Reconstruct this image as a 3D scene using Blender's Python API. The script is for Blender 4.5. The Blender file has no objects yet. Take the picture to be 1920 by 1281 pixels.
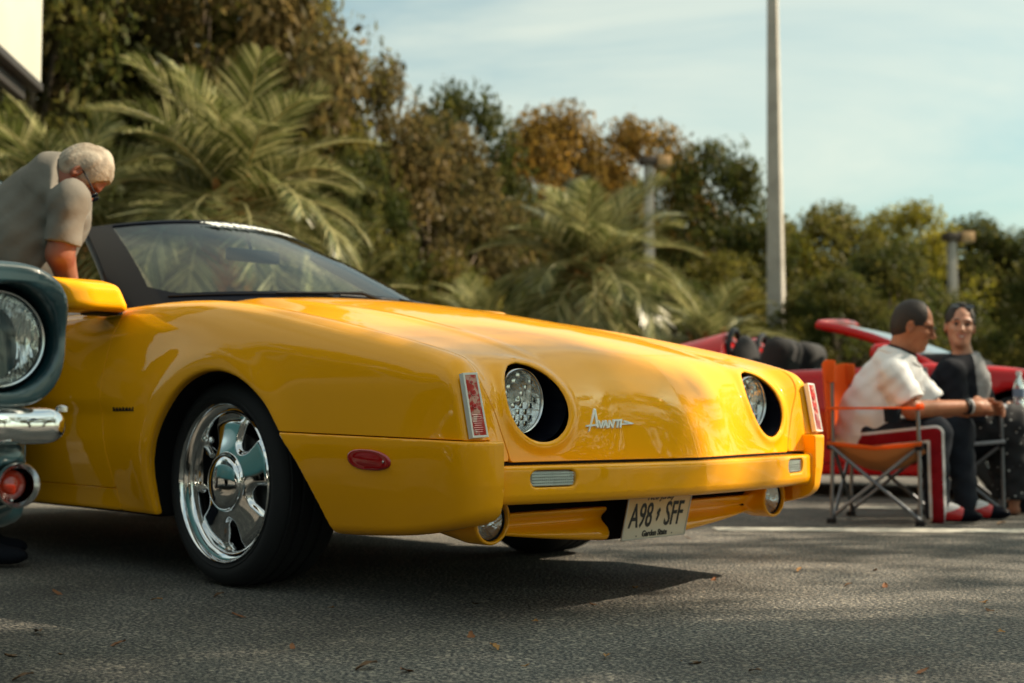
import bpy, bmesh, math, random
import numpy as np
from mathutils import Vector, Matrix
random.seed(7); rng=np.random.default_rng(7)
SC=bpy.context.scene; COL=SC.collection
# ---------------------------------------------------------------- camera
CAM=np.array([3.53077591,-3.09065930,0.543280218])
YAW,PITCH=2.34728966,0.0555752330
cam_d=bpy.data.cameras.new('camera'); cam=bpy.data.objects.new('camera',cam_d); COL.objects.link(cam)
cam_d.sensor_width=36; cam_d.lens=2435.39/1920*36; cam_d.clip_end=3000; cam_d.clip_start=.05
cf=Vector((math.cos(YAW)*math.cos(PITCH),math.sin(YAW)*math.cos(PITCH),math.sin(PITCH)))
cam.rotation_euler=cf.to_track_quat('-Z','Y').to_euler(); cam.location=CAM.tolist()
cam_d.dof.use_dof=True; cam_d.dof.focus_distance=3.25; cam_d.dof.aperture_fstop=2.8
SC.camera=cam
CR=np.array([.71337536,.70078213,0]); CF=np.array([-.70078213,.71337536,0])   # camera right, horizontal forward
def wp(lat,dep,z=0):
    """world point from metres right of and in front of the camera"""
    p=CAM*[1,1,0]+CR*lat+CF*dep; return (float(p[0]),float(p[1]),float(z))
# ---------------------------------------------------------------- sky and sun
SUN_EL=math.radians(40); SUN_PHI=math.radians(8)
sd=CR*math.cos(SUN_PHI)*math.cos(SUN_EL)+CF*math.sin(SUN_PHI)*math.cos(SUN_EL)+np.array([0,0,math.sin(SUN_EL)])
SUN=Vector(sd.tolist())
W=bpy.data.worlds.new('World'); SC.world=W; W.use_nodes=True
nt=W.node_tree; nt.nodes.clear()
def nd(nt,t,**k):
    n=nt.nodes.new(t)
    for a,b in k.items():
        if a.startswith('i_'): n.inputs[a[2:].replace('_',' ')].default_value=b
        else: setattr(n,a,b)
    return n
wo=nd(nt,'ShaderNodeOutputWorld'); bg=nd(nt,'ShaderNodeBackground'); bg.inputs[1].default_value=0.092
sky=nd(nt,'ShaderNodeTexSky',sky_type='NISHITA',sun_disc=False,sun_elevation=SUN_EL,sun_rotation=math.atan2(SUN.x,SUN.y),air_density=1.0,dust_density=3.0,ozone_density=1.0)
tc=nd(nt,'ShaderNodeTexCoord'); mp=nd(nt,'ShaderNodeMapping'); mp.inputs['Scale'].default_value=(1.0,1.0,3.6); mp.inputs['Rotation'].default_value=(.12,.1,.9)
n1=nd(nt,'ShaderNodeTexNoise'); n1.inputs['Scale'].default_value=1.7; n1.inputs['Detail'].default_value=9; n1.inputs['Roughness'].default_value=.58; n1.inputs['Distortion'].default_value=.5
rp=nd(nt,'ShaderNodeValToRGB'); rp.color_ramp.elements[0].position=.33; rp.color_ramp.elements[1].position=.68
rp.color_ramp.elements[0].color=(.10,.10,.10,1); rp.color_ramp.elements[1].color=(.95,.95,.95,1)
mx=nd(nt,'ShaderNodeMixRGB'); mx.inputs[2].default_value=(4.7,4.85,4.0,1)
tint=nd(nt,'ShaderNodeMixRGB',blend_type='MULTIPLY'); tint.inputs[0].default_value=1; tint.inputs[2].default_value=(.64,.85,.70,1)
L=nt.links.new
L(tc.outputs['Generated'],mp.inputs[0]); L(mp.outputs[0],n1.inputs[0]); L(n1.outputs[0],rp.inputs[0]); L(rp.outputs[0],mx.inputs[0])
L(sky.outputs[0],tint.inputs[1]); L(tint.outputs[0],mx.inputs[1]); L(mx.outputs[0],bg.inputs[0]); L(bg.outputs[0],wo.inputs[0])
sl=bpy.data.lights.new('sun','SUN'); sl.energy=4.0; sl.angle=math.radians(.55); sl.color=(1,.84,.62)
so=bpy.data.objects.new('sun',sl); COL.objects.link(so); so.rotation_euler=SUN.to_track_quat('Z','Y').to_euler(); so.location=(0,0,30)
SC.view_settings.view_transform='Standard'; SC.view_settings.look='None'; SC.view_settings.gamma=1; SC.view_settings.exposure=1.15
SC.render.engine='CYCLES'; SC.cycles.max_bounces=8; SC.cycles.transparent_max_bounces=12; SC.cycles.caustics_reflective=False; SC.cycles.caustics_refractive=False
SC.cycles.sample_clamp_indirect=4
# ---------------------------------------------------------------- object helpers
def tag(o,label=None,cat=None,group=None,kind=None):
    for k,v in (('label',label),('category',cat),('group',group),('kind',kind)):
        if v: o[k]=v
    return o
def empty(name,loc=(0,0,0),rz=0,label=None,cat=None,group=None):
    o=bpy.data.objects.new(name,None); COL.objects.link(o); o.location=loc; o.rotation_euler=(0,0,rz); o.empty_display_size=.2
    return tag(o,label,cat,group)
def link(name,me,mat=None,parent=None,loc=None,rot=None,scale=None):
    o=bpy.data.objects.new(name,me); COL.objects.link(o)
    if mat is not None and len(me.materials)==0:
        for m in (mat if isinstance(mat,(list,tuple)) else [mat]): me.materials.append(m)
    if parent is not None: o.parent=parent
    if loc is not None: o.location=loc
    if rot is not None: o.rotation_euler=rot
    if scale is not None: o.scale=scale
    return o
def copy_tree(o,parent=None):
    c=o.copy(); COL.objects.link(c); c.parent=parent
    for ch in list(o.children): copy_tree(ch,c)
    return c
def mesh(name,V,F,N=None,smooth=True):
    me=bpy.data.meshes.new(name)
    V=np.asarray(V,float)
    me.from_pydata(V.tolist(),[],F if isinstance(F,list) else F.tolist())
    if smooth: me.polygons.foreach_set('use_smooth',[True]*len(me.polygons))
    me.update()
    if N is not None: me.normals_split_custom_set_from_vertices(np.asarray(N,float).tolist())
    return me
# ---- materials
MATS={}
def M(name,col,rough=.5,metal=0,coat=0,coat_r=.03,spec=.5,bump=None,vary=None,emit=None,trans=0,sheen=0,alpha=None):
    m=bpy.data.materials.new(name); m.use_nodes=True; t=m.node_tree; b=t.nodes['Principled BSDF']
    b.inputs['Base Color'].default_value=(*col,1); b.inputs['Roughness'].default_value=rough; b.inputs['Metallic'].default_value=metal
    b.inputs['Coat Weight'].default_value=coat; b.inputs['Coat Roughness'].default_value=coat_r; b.inputs['Specular IOR Level'].default_value=spec
    b.inputs['Transmission Weight'].default_value=trans; b.inputs['Sheen Weight'].default_value=sheen
    c=nd(t,'ShaderNodeTexCoord')
    if bump:   # (scale, strength, distance)
        n=nd(t,'ShaderNodeTexNoise'); n.inputs['Scale'].default_value=bump[0]; n.inputs['Detail'].default_value=4
        bp=nd(t,'ShaderNodeBump'); bp.inputs['Strength'].default_value=bump[1]; bp.inputs['Distance'].default_value=bump[2]
        t.links.new(c.outputs['Object'],n.inputs[0]); t.links.new(n.outputs[0],bp.inputs['Height']); t.links.new(bp.outputs[0],b.inputs['Normal'])
        if coat: t.links.new(bp.outputs[0],b.inputs['Coat Normal'])
    if vary:   # (scale, colour2, lo, hi)
        n=nd(t,'ShaderNodeTexNoise'); n.inputs['Scale'].default_value=vary[0]; n.inputs['Detail'].default_value=6; n.inputs['Roughness'].default_value=.62
        r=nd(t,'ShaderNodeValToRGB'); r.color_ramp.elements[0].position=vary[2]; r.color_ramp.elements[1].position=vary[3]
        r.color_ramp.elements[0].color=(*col,1); r.color_ramp.elements[1].color=(*vary[1],1)
        t.links.new(c.outputs['Object'],n.inputs[0]); t.links.new(n.outputs[0],r.inputs[0]); t.links.new(r.outputs[0],b.inputs['Base Color'])
    MATS[name]=m; return m
def thin_glass(name,tint,rough=.0,band=None,refl=1.0):
    m=bpy.data.materials.new(name); m.use_nodes=True; t=m.node_tree; t.nodes.clear()
    o=nd(t,'ShaderNodeOutputMaterial'); mx=nd(t,'ShaderNodeMixShader'); tr=nd(t,'ShaderNodeBsdfTransparent'); gl=nd(t,'ShaderNodeBsdfGlossy'); fr=nd(t,'ShaderNodeFresnel')
    ge=nd(t,'ShaderNodeNewGeometry'); io=nd(t,'ShaderNodeMath',operation='MULTIPLY_ADD'); io.inputs[1].default_value=-.83333; io.inputs[2].default_value=1.5   # same reflectance from both sides of the sheet
    t.links.new(ge.outputs['Backfacing'],io.inputs[0]); t.links.new(io.outputs[0],fr.inputs[0]); gl.inputs['Roughness'].default_value=rough; tr.inputs[0].default_value=(*tint,1)
    mu=nd(t,'ShaderNodeMath',operation='MULTIPLY'); mu.use_clamp=True; mu.inputs[1].default_value=refl
    t.links.new(fr.outputs[0],mu.inputs[0]); t.links.new(mu.outputs[0],mx.inputs[0]); t.links.new(tr.outputs[0],mx.inputs[1]); t.links.new(gl.outputs[0],mx.inputs[2]); t.links.new(mx.outputs[0],o.inputs[0])
    if band:  # tinted strip along the glass top (z from, z to, colour)
        c=nd(t,'ShaderNodeTexCoord'); s=nd(t,'ShaderNodeSeparateXYZ'); mr=nd(t,'ShaderNodeMapRange'); mr.inputs[1].default_value=band[0]; mr.inputs[2].default_value=band[1]
        cm=nd(t,'ShaderNodeMixRGB'); cm.inputs[1].default_value=(*tint,1); cm.inputs[2].default_value=(*band[2],1)
        t.links.new(c.outputs['Object'],s.inputs[0]); t.links.new(s.outputs[2],mr.inputs[0]); t.links.new(mr.outputs[0],cm.inputs[0]); t.links.new(cm.outputs[0],tr.inputs[0])
    return m
# ---- geometry helpers
def lathe(prof,n=48,axis='y',close=True):
    """prof: list of (axial, radius) -> V,F around the axis"""
    V=[];F=[]
    k=len(prof)
    for i in range(n):
        a=2*math.pi*i/n; c,s=math.cos(a),math.sin(a)
        for (u,r) in prof:
            V.append({'y':(r*c,u,r*s),'x':(u,r*c,r*s),'z':(r*c,r*s,u)}[axis])
    for i in range(n):
        j=(i+1)%n
        for q in range(k-1):
            F.append((i*k+q,i*k+q+1,j*k+q+1,j*k+q))
    return V,F
def tube(pts,rad,n=10,cap=True,closed=False):
    pts=[Vector(p) for p in pts]; rads=rad if hasattr(rad,'__len__') else [rad]*len(pts)
    V=[];F=[]; up=None
    m=len(pts)
    for i,p in enumerate(pts):
        if closed: t=(pts[(i+1)%m]-pts[i-1]).normalized()
        else: t=(pts[min(i+1,m-1)]-pts[max(i-1,0)]).normalized()
        if up is None:
            up=Vector((0,0,1)) if abs(t.z)<.9 else Vector((1,0,0))
        a=t.cross(up).normalized(); up=a.cross(t).normalized()
        for k in range(n):
            q=2*math.pi*k/n; V.append(tuple(p+(a*math.cos(q)+up*math.sin(q))*rads[i]))
    R=m if closed else m-1
    for i in range(R):
        j=(i+1)%m
        for k in range(n):
            F.append((i*n+k,i*n+(k+1)%n,j*n+(k+1)%n,j*n+k))
    if cap and not closed:
        F.append(tuple(range(n))[::-1]); F.append(tuple((m-1)*n+k for k in range(n)))
    return V,F
class MB:
    def __init__(s): s.V=[];s.F=[]
    def add(s,V,F,mat=None):
        o=len(s.V)
        if mat is not None: V=[tuple(mat@Vector(v)) for v in V]
        s.V+= [tuple(v) for v in V]; s.F+=[tuple(i+o for i in f) for f in F]; return s
    def tube(s,*a,mat=None,**k): return s.add(*tube(*a,**k),mat=mat)
    def lathe(s,*a,mat=None,**k): return s.add(*lathe(*a,**k),mat=mat)
    def box(s,lo,hi,mat=None,bev=0):
        (x0,y0,z0),(x1,y1,z1)=lo,hi
        if bev:
            bm=bmesh.new(); bmesh.ops.create_cube(bm,size=1)
            for v in bm.verts: v.co=Vector(((x0+x1)/2+v.co.x*(x1-x0),(y0+y1)/2+v.co.y*(y1-y0),(z0+z1)/2+v.co.z*(z1-z0)))
            bmesh.ops.bevel(bm,geom=bm.edges[:],offset=bev,segments=2,profile=.6,affect='EDGES')
            bm.verts.index_update()
            V=[tuple(v.co) for v in bm.verts]; F=[tuple(v.index for v in f.verts) for f in bm.faces]; bm.free()
            return s.add(V,F,mat)
        V=[(x0,y0,z0),(x1,y0,z0),(x1,y1,z0),(x0,y1,z0),(x0,y0,z1),(x1,y0,z1),(x1,y1,z1),(x0,y1,z1)]
        F=[(0,3,2,1),(4,5,6,7),(0,1,5,4),(1,2,6,5),(2,3,7,6),(3,0,4,7)]
        return s.add(V,F,mat)
    def build(s,name,mat=None,parent=None,smooth=True,sharp=40,**k):
        me=mesh(name,s.V,s.F,smooth=smooth)
        if smooth:
            me.set_sharp_from_angle(angle=math.radians(sharp))
        return link(name,me,mat,parent,**k)
def prism(poly,h,axis='x'):
    """extrude a closed 2D polygon; axis = extrusion axis, thickness h"""
    n=len(poly); V=[]
    for u in (0,h):
        for (p,q) in poly: V.append({'x':(u,p,q),'y':(p,u,q),'z':(p,q,u)}[axis])
    F=[tuple(range(n))[::-1],tuple(range(n,2*n))]+[(i,(i+1)%n,n+(i+1)%n,n+i) for i in range(n)]
    return V,F
# ---------------------------------------------------------------- implicit surface toolkit
def smin(a,b,k): h=np.clip(.5+.5*(b-a)/k,0,1); return b*(1-h)+a*h-k*h*(1-h)
def smax(a,b,k): return -smin(-a,-b,k)
def sstep(e0,e1,x): t=np.clip((x-e0)/(e1-e0),0,1); return t*t*(3-2*t)
def itp(x,xs,ys): return np.interp(x,xs,ys)
def spl(xs,ys,sm=1):
    """smooth natural cubic through points, returned as a function (constant outside)"""
    xs=np.array(xs,float); ys=np.array(ys,float); n=len(xs); h=np.diff(xs)
    A=np.zeros((n,n)); r=np.zeros(n); A[0,0]=A[-1,-1]=1
    for i in range(1,n-1):
        A[i,i-1]=h[i-1];A[i,i]=2*(h[i-1]+h[i]);A[i,i+1]=h[i]; r[i]=6*((ys[i+1]-ys[i])/h[i]-(ys[i]-ys[i-1])/h[i-1])
    m=np.linalg.solve(A,r)
    def f(x):
        x=np.clip(x,xs[0],xs[-1]); i=np.clip(np.searchsorted(xs,x)-1,0,n-2)
        a=(xs[i+1]-x)/h[i]; b=(x-xs[i])/h[i]
        return a*ys[i]+b*ys[i+1]+((a**3-a)*m[i]+(b**3-b)*m[i+1])*h[i]**2/6
    return f
def cone(p,a,b,r1,r2):
    """round cone a->b (approx sdf)"""
    a=np.array(a,float);b=np.array(b,float);d=b-a
    t=np.clip(((p-a)@d)/(d@d),0,1); q=p-a-t[:,None]*d
    return np.sqrt((q*q).sum(1))-(r1+(r2-r1)*t)
def ell(p,c,r,R=None):
    q=p-np.array(c,float)
    if R is not None: q=q@np.array(R)
    r=np.array(r,float); k0=np.sqrt(((q/r)**2).sum(1)); k1=np.sqrt(((q/(r*r))**2).sum(1))+1e-9
    return k0*(k0-1)/k1
def rbox(p,c,h,r,R=None):
    q=p-np.array(c,float)
    if R is not None: q=q@np.array(R)
    q=np.abs(q)-(np.array(h,float)-r)
    return np.sqrt((np.maximum(q,0)**2).sum(1))+np.minimum(q.max(1),0)-r
def poly_sdf(px,pz,pts):
    """signed distance to closed 2D polygon"""
    pts=np.array(pts,float); n=len(pts); d=np.full(px.shape,1e9); s=np.ones(px.shape)
    for i in range(n):
        a=pts[i]; b=pts[i-1]; e=b-a; wx=px-a[0]; wz=pz-a[1]
        t=np.clip((wx*e[0]+wz*e[1])/(e@e),0,1); bx=wx-e[0]*t; bz=wz-e[1]*t
        d=np.minimum(d,bx*bx+bz*bz)
        c1=pz>=a[1]; c2=pz<b[1]; c3=e[0]*wz>e[1]*wx
        s=np.where((c1&c2&c3)|(~c1&~c2&~c3),-s,s)
    return s*np.sqrt(d)
def grad(f,V,e=1e-4):
    g=np.empty_like(V)
    for k in range(3):
        d=np.zeros(3); d[k]=e; g[:,k]=(f(V+d)-f(V-d))/(2*e)
    return g
def sdf_mesh(f,lo,hi,h,B=8,lip=1.5,iters=2,ge=None):
    lo=np.array(lo,float); hi=np.array(hi,float)
    nb=np.ceil((hi-lo)/(h*B)).astype(int); NN=nb*B+2
    g=np.stack(np.meshgrid(*[np.arange(n) for n in nb],indexing='ij'),-1).reshape(-1,3)
    cen=lo+(g+.5)*B*h
    act=[]
    for i in range(0,len(cen),400000): act.append(np.abs(f(cen[i:i+400000]))<B*h*.8660254*lip)
    g=g[np.concatenate(act)]
    off=np.stack(np.meshgrid(*[np.arange(B+1)]*3,indexing='ij'),-1).reshape(-1,3)
    n1=B+1
    ck=[];cv=[];fa=[]
    key=lambda c:(c[...,0]*NN[1]+c[...,1])*NN[2]+c[...,2]
    step=max(1,600000//len(off))
    co=np.array([(i,j,k) for i in(0,1) for j in(0,1) for k in(0,1)])
    ed=[(a,b) for a in range(8) for b in range(a+1,8) if np.abs(co[a]-co[b]).sum()==1]
    for i in range(0,len(g),step):
        gb=g[i:i+step]; idx=gb[:,None,:]*B+off[None]
        P=lo+idx*h; v=f(P.reshape(-1,3)).reshape(len(gb),n1,n1,n1); ng=v<0
        s=np.zeros((len(gb),B,B,B),int)
        for c in co: s+=ng[:,c[0]:c[0]+B,c[1]:c[1]+B,c[2]:c[2]+B]
        b,x,y,z=np.nonzero((s>0)&(s<8))
        if len(b)==0: continue
        cell=gb[b]*B+np.stack([x,y,z],1)
        vals=np.stack([v[b,x+c[0],y+c[1],z+c[2]] for c in co],1)
        acc=np.zeros((len(b),3)); cnt=np.zeros(len(b))
        for a_,b_ in ed:
            va,vb=vals[:,a_],vals[:,b_]; m=(va<0)!=(vb<0)
            t=np.where(m,va/np.where(m,va-vb,1),0)
            acc+=np.where(m[:,None],co[a_]+(co[b_]-co[a_])*t[:,None],0); cnt+=m
        ck.append(key(cell)); cv.append(lo+(cell+acc/cnt[:,None])*h)
        for ax in range(3):
            o=[0,0,0];o[ax]=1
            A=ng[:,:B,:B,:B]; Bv=ng[:,o[0]:B+o[0],o[1]:B+o[1],o[2]:B+o[2]]
            b,x,y,z=np.nonzero(A!=Bv)
            if len(b)==0: continue
            c0=gb[b]*B+np.stack([x,y,z],1); fl=A[b,x,y,z]
            u=np.zeros(3,int);w=np.zeros(3,int);u[(ax+1)%3]=1;w[(ax+2)%3]=1
            q=np.stack([key(c0),key(c0-u),key(c0-u-w),key(c0-w)],1)
            q[~fl]=q[~fl][:,::-1]
            fa.append(q)
    ck=np.concatenate(ck);cv=np.concatenate(cv);fa=np.concatenate(fa)
    o=np.argsort(ck);ck=ck[o];cv=cv[o]
    ix=np.searchsorted(ck,fa); ix=np.clip(ix,0,len(ck)-1); ok=(ck[ix]==fa).all(1); F=ix[ok]
    V=cv
    e=ge or h*.05
    for _ in range(iters):
        gr=grad(f,V,e); fv=f(V); d=-(fv/np.maximum((gr*gr).sum(1),.05))[:,None]*gr
        l=np.linalg.norm(d,axis=1,keepdims=True); V=V+d*np.minimum(1,h*.6/np.maximum(l,1e-9))
    gr=grad(f,V,e); N=gr/np.maximum(np.linalg.norm(gr,axis=1,keepdims=True),1e-9)
    return V,N,F
def clip(V,N,F,s):
    """keep the part of the surface where s>0; returns V,N,faces(list),boundary edges cut by s"""
    ins=s>0; fin=ins[F]; allin=fin.all(1); mix=fin.any(1)&~allin
    Fk=[tuple(q) for q in F[allin].tolist()]
    nV=[];nN=[];ec={}; cut=[]
    base=len(V)
    def ev(a,b):
        k=(a,b) if a<b else (b,a)
        if k not in ec:
            t=s[k[0]]/(s[k[0]]-s[k[1]]); t=min(max(t,.02),.98)
            nV.append(V[k[0]]*(1-t)+V[k[1]]*t); n=N[k[0]]*(1-t)+N[k[1]]*t; nN.append(n/max(np.linalg.norm(n),1e-9)); ec[k]=base+len(nV)-1
        return ec[k]
    for q in F[mix].tolist():
        out=[];m=len(q); marks=[]
        for i in range(m):
            a,b=q[i],q[(i+1)%m]
            if ins[a]: out.append(a)
            if ins[a]!=ins[b]:
                e=ev(a,b); out.append(e); marks.append((len(out)-1,bool(ins[a])))
        if len(out)>=3: Fk.append(tuple(out))
        for (i,leaving) in marks:
            if leaving:
                j=(i+1)%len(out)
                if out[j]>=base: cut.append((out[i],out[j]))
    if nV: V=np.vstack([V,np.array(nV)]); N=np.vstack([N,np.array(nN)])
    used=np.zeros(len(V),bool)
    for f_ in Fk:
        for i in f_: used[i]=True
    for a,b in cut: used[a]=used[b]=True
    mp_=np.cumsum(used)-1
    return V[used],N[used],[tuple(int(mp_[i]) for i in f_) for f_ in Fk],[(int(mp_[a]),int(mp_[b])) for a,b in cut]
def flange(V,N,F,cut,depth=.014,roll=.0015):
    """turn cut edges inward so that panels have an edge with thickness"""
    if not cut: return V,N,F
    acc={}
    for a,b in cut:
        t=V[b]-V[a]; n=(N[a]+N[b]); o=np.cross(n,t); l=np.linalg.norm(o)
        if l<1e-12: continue
        o=-o/l
        for i in (a,b): acc[i]=acc.get(i,0)+o
    V=list(V);N=list(N);F=list(F); r0={};r1={};r2={}
    nv=[]
    for i,o in acc.items():
        o=np.asarray(o); o=o/max(np.linalg.norm(o),1e-9); n=N[i]
        # outward direction points away from the kept surface
        r0[i]=len(V); V.append(V[i]); N.append(n)
        p=V[i]+o*roll-n*roll; r1[i]=len(V); V.append(p); N.append((n+o)/np.linalg.norm(n+o))
        r2[i]=len(V); V.append(p-n*depth); N.append(o)
    for a,b in cut:
        if a in r0 and b in r0:
            F.append((r0[b],r0[a],r1[a],r1[b])); F.append((r1[b],r1[a],r2[a],r2[b]))
    return np.array(V),np.array(N),F
def panel(name,S,s,mat,parent,depth=.014,fl=True,mesh_only=False):
    V,N,F=S; Vc,Nc,Fc,cut=clip(V,N,F,s)
    if len(Fc)==0: return None
    if fl: Vc,Nc,Fc=flange(Vc,Nc,Fc,cut,depth)
    me=mesh(name,Vc,Fc,Nc)
    return me if mesh_only else link(name,me,mat,parent)
def sdf_obj(name,f,lo,hi,h,mat,parent=None,**k):
    V,N,F=sdf_mesh(f,lo,hi,h,**k); return link(name,mesh(name,V,F,N),mat,parent)
# ================================================================ YELLOW CAR
yellow=M('yellow_paint',(.97,.405,.0002),rough=.6,coat=.8,coat_r=.015,spec=.05)
_t=yellow.node_tree; _b=_t.nodes['Principled BSDF']; _c=nd(_t,'ShaderNodeTexCoord')
_n=nd(_t,'ShaderNodeTexNoise'); _n.inputs['Scale'].default_value=9; _n.inputs['Detail'].default_value=3
_p=nd(_t,'ShaderNodeBump'); _p.inputs['Strength'].default_value=.06; _p.inputs['Distance'].default_value=.004
_t.links.new(_c.outputs['Object'],_n.inputs[0]); _t.links.new(_n.outputs[0],_p.inputs['Height']); _t.links.new(_p.outputs[0],_b.inputs['Coat Normal'])
# thin dust / water spots change only the gloss
_m=nd(_t,'ShaderNodeTexNoise'); _m.inputs['Scale'].default_value=30; _m.inputs['Detail'].default_value=8
_r=nd(_t,'ShaderNodeMapRange'); _r.inputs[1].default_value=.5; _r.inputs[2].default_value=.8; _r.inputs[3].default_value=.004; _r.inputs[4].default_value=.035
_t.links.new(_c.outputs['Object'],_m.inputs[0]); _t.links.new(_m.outputs[0],_r.inputs[0]); _t.links.new(_r.outputs[0],_b.inputs['Coat Roughness'])
black_pl=M('black_plastic',(.008,.010,.014),rough=.5,spec=.2)
black_gl=M('black_gloss',(.003,.004,.008),rough=.35,coat=.05,coat_r=.03,spec=.02)
void_m=M('dark_underbody',(.008,.008,.009),rough=.9,spec=.1)
silver3=M('fluted_silver',(.92,.93,.92),rough=.07,metal=1)
_t=silver3.node_tree; _c=nd(_t,'ShaderNodeTexCoord'); _mp=nd(_t,'ShaderNodeMapping'); _mp.inputs['Scale'].default_value=(1,160,22); _n=nd(_t,'ShaderNodeTexNoise'); _n.inputs['Scale'].default_value=1; _n.inputs['Detail'].default_value=2; _p=nd(_t,'ShaderNodeBump'); _p.inputs['Strength'].default_value=1; _p.inputs['Distance'].default_value=.006
_t.links.new(_c.outputs['Object'],_mp.inputs[0]); _t.links.new(_mp.outputs[0],_n.inputs[0]); _t.links.new(_n.outputs[0],_p.inputs['Height']); _t.links.new(_p.outputs[0],_t.nodes['Principled BSDF'].inputs['Normal'])
chrome=M('chrome',(.82,.83,.84),rough=.04,metal=1)
chrome_s=M('chrome_worn',(.62,.63,.64),rough=.14,metal=1,bump=(60,.15,.001))
rubber=M('tyre_rubber',(.016,.017,.019),rough=.72,spec=.3,bump=(180,.3,.001))
silver=M('lamp_silver',(.78,.78,.75),rough=.35,metal=.4)
silver2=M('reflector_silver',(.92,.92,.90),rough=.13,metal=.9,bump=(42,.9,.008))
leather=M('dark_leather',(.03,.027,.025),rough=.5,bump=(90,.2,.001))
lensglass=thin_glass('lens_glass',(.9,.93,.93),refl=1.2)
redlens=M('red_lens',(.42,.006,.008),rough=.12,coat=1,spec=.6)
carpet=M('carpet',(.02,.02,.022),rough=.95)

zr_=spl([-3.6,-3.0,-2.2,-1.5,-.7,-.17,.13,.40,.60,.80,.95,1.08,1.15,1.22],[.80,.88,.915,.915,.912,.912,.884,.838,.799,.757,.722,.684,.655,.61])
ce_=spl([-3.6,-3.0,-2.2,-1.5,-.7,-.3,.0,.2,.4,.6,.8,1.0,1.15,1.3],[.80,.90,.945,.945,.95,.950,.918,.888,.856,.815,.768,.706,.64,.56])
mi_=spl([-3.6,-3.0,-2.2,-1.5,-.7,-.3,.0,.2,.4,.6,.8,1.0,1.15,1.3],[.81,.92,.96,.965,.975,.972,.944,.914,.880,.841,.794,.733,.672,.58])
W_=spl([-3.6,-3.3,-2.6,-1.5,-.7,0,.5,.8,1.0,1.13,1.25],[.70,.78,.895,.90,.886,.888,.877,.862,.850,.840,.828])
def Tsurf(x,a):
    e=zr_(x); c=ce_(x); m=mi_(x)
    # centre plateau -> soft crease at a=.46 -> outer slope -> fender blade
    inner=c+(m-c)*(1-(np.clip(a,0,.46)/.46)**2)
    t=np.clip((a-.46)/.30,0,1)
    outer=c+(e-.010-c)*(1-(1-t)**1.6)
    z=np.where(a<.46,inner,outer)
    s=np.exp(-((a-.46)/.028)**2)*.004*sstep(-.3,.3,x)      # soft highlight line
    blade=.012*sstep(.70,.772,a)
    over=np.maximum(a-.775,0)
    return z+s+blade-over**2*9
def nose(z,a):
    x=1.236-.150*a+.001+.050*sstep(.66,.80,a)+.02*np.exp(-(a/.25)**2)
    tilt=-np.maximum(z-.42,0)*(.11+.10*sstep(.66,.78,a))
    # centre of the nose leans back more
    lean=-(np.maximum(z-.42,0)*.22)*(1-sstep(.25,.55,a))
    return x+tilt+lean
ARCH=[(-.30,.02),(-.312,.30),(-.292,.42),(-.225,.535),(-.10,.635),(.05,.674),(.20,.655),(.335,.585),(.43,.48),(.505,.386),(.61,.19),(.66,.02)]
RARCH=[(-.30-2.6,.02),(-.33-2.6,.30),(-.30-2.6,.43),(-.225-2.6,.55),(-.10-2.6,.65),(.04-2.6,.68),(.18-2.6,.65),(.305-2.6,.55),(.38-2.6,.43),(.41-2.6,.30),(.38-2.6,.02)]
def smooth_poly(P,n=6):
    P=[np.array(p) for p in P]; out=[]
    for i in range(len(P)-1):
        p0=P[max(i-1,0)];p1=P[i];p2=P[i+1];p3=P[min(i+2,len(P)-1)]
        for k in range(n):
            t=k/n; out.append(.5*((2*p1)+(-p0+p2)*t+(2*p0-5*p1+4*p2-p3)*t*t+(-p0+3*p1-3*p2+p3)*t**3))
    out.append(P[-1]); return out
def poly_table(P,h=.004):
    P=np.array(smooth_poly(P)); x0,x1=P[:,0].min()-.4,P[:,0].max()+.4; z0,z1=-.1,1.1
    xs=np.arange(x0,x1,h); zs=np.arange(z0,z1,h); X_,Z_=np.meshgrid(xs,zs,indexing='ij'); T=poly_sdf(X_.ravel(),Z_.ravel(),P).reshape(X_.shape)
    def f(x,z):
        u=np.clip((x-x0)/h,0,len(xs)-1.001); v=np.clip((z-z0)/h,0,len(zs)-1.001); i=u.astype(int); j=v.astype(int); u=u-i; v=v-j
        d=T[i,j]*(1-u)*(1-v)+T[i+1,j]*u*(1-v)+T[i,j+1]*(1-u)*v+T[i+1,j+1]*u*v
        return d+np.maximum(np.maximum(x0-x,x-x1),0)
    return f
ARCHF=poly_table(ARCH); RARCHF=poly_table(RARCH)
def side_half(x,z):
    w=W_(x)
    w=w-.035*(np.clip(z-.60,0,.4)/.30)**1.5*1.0
    w=w-.050*(np.clip(.46-z,0,.3)/.26)**1.4
    # shallow character step behind the front wheel
    st=sstep(.60,.53,z)*sstep(.16,.28,z)*sstep(-.40,-.62,x)*.012
    w=w-st
    # swelling round the wheel arch
    d=np.sqrt((x-.04)**2+(z-.33)**2); w=w+.010*np.exp(-((d-.39)/.07)**2)
    return w
def f_side(p): return np.abs(p[:,1])-side_half(p[:,0],p[:,2])
def f_shell(p):
    x,a,z=p[:,0],np.abs(p[:,1]),p[:,2]
    top=(z-Tsurf(x,a))*.93
    fr=(x-nose(z,a))*.97
    tf=smax(top,fr,.13-.085*sstep(.66,.80,a))
    sd=(a-side_half(x,z))*.98
    k=.036-.020*sstep(.98,1.12,x)
    f=smax(tf,sd,k)
    f=np.maximum(f,-(x+3.50)+.18*(z-.5)**2)
    f=smax(f,-(z-(.205+.0*x)),.02)
    return f
HL=(1.11,.548,.577)     # headlamp opening
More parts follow.
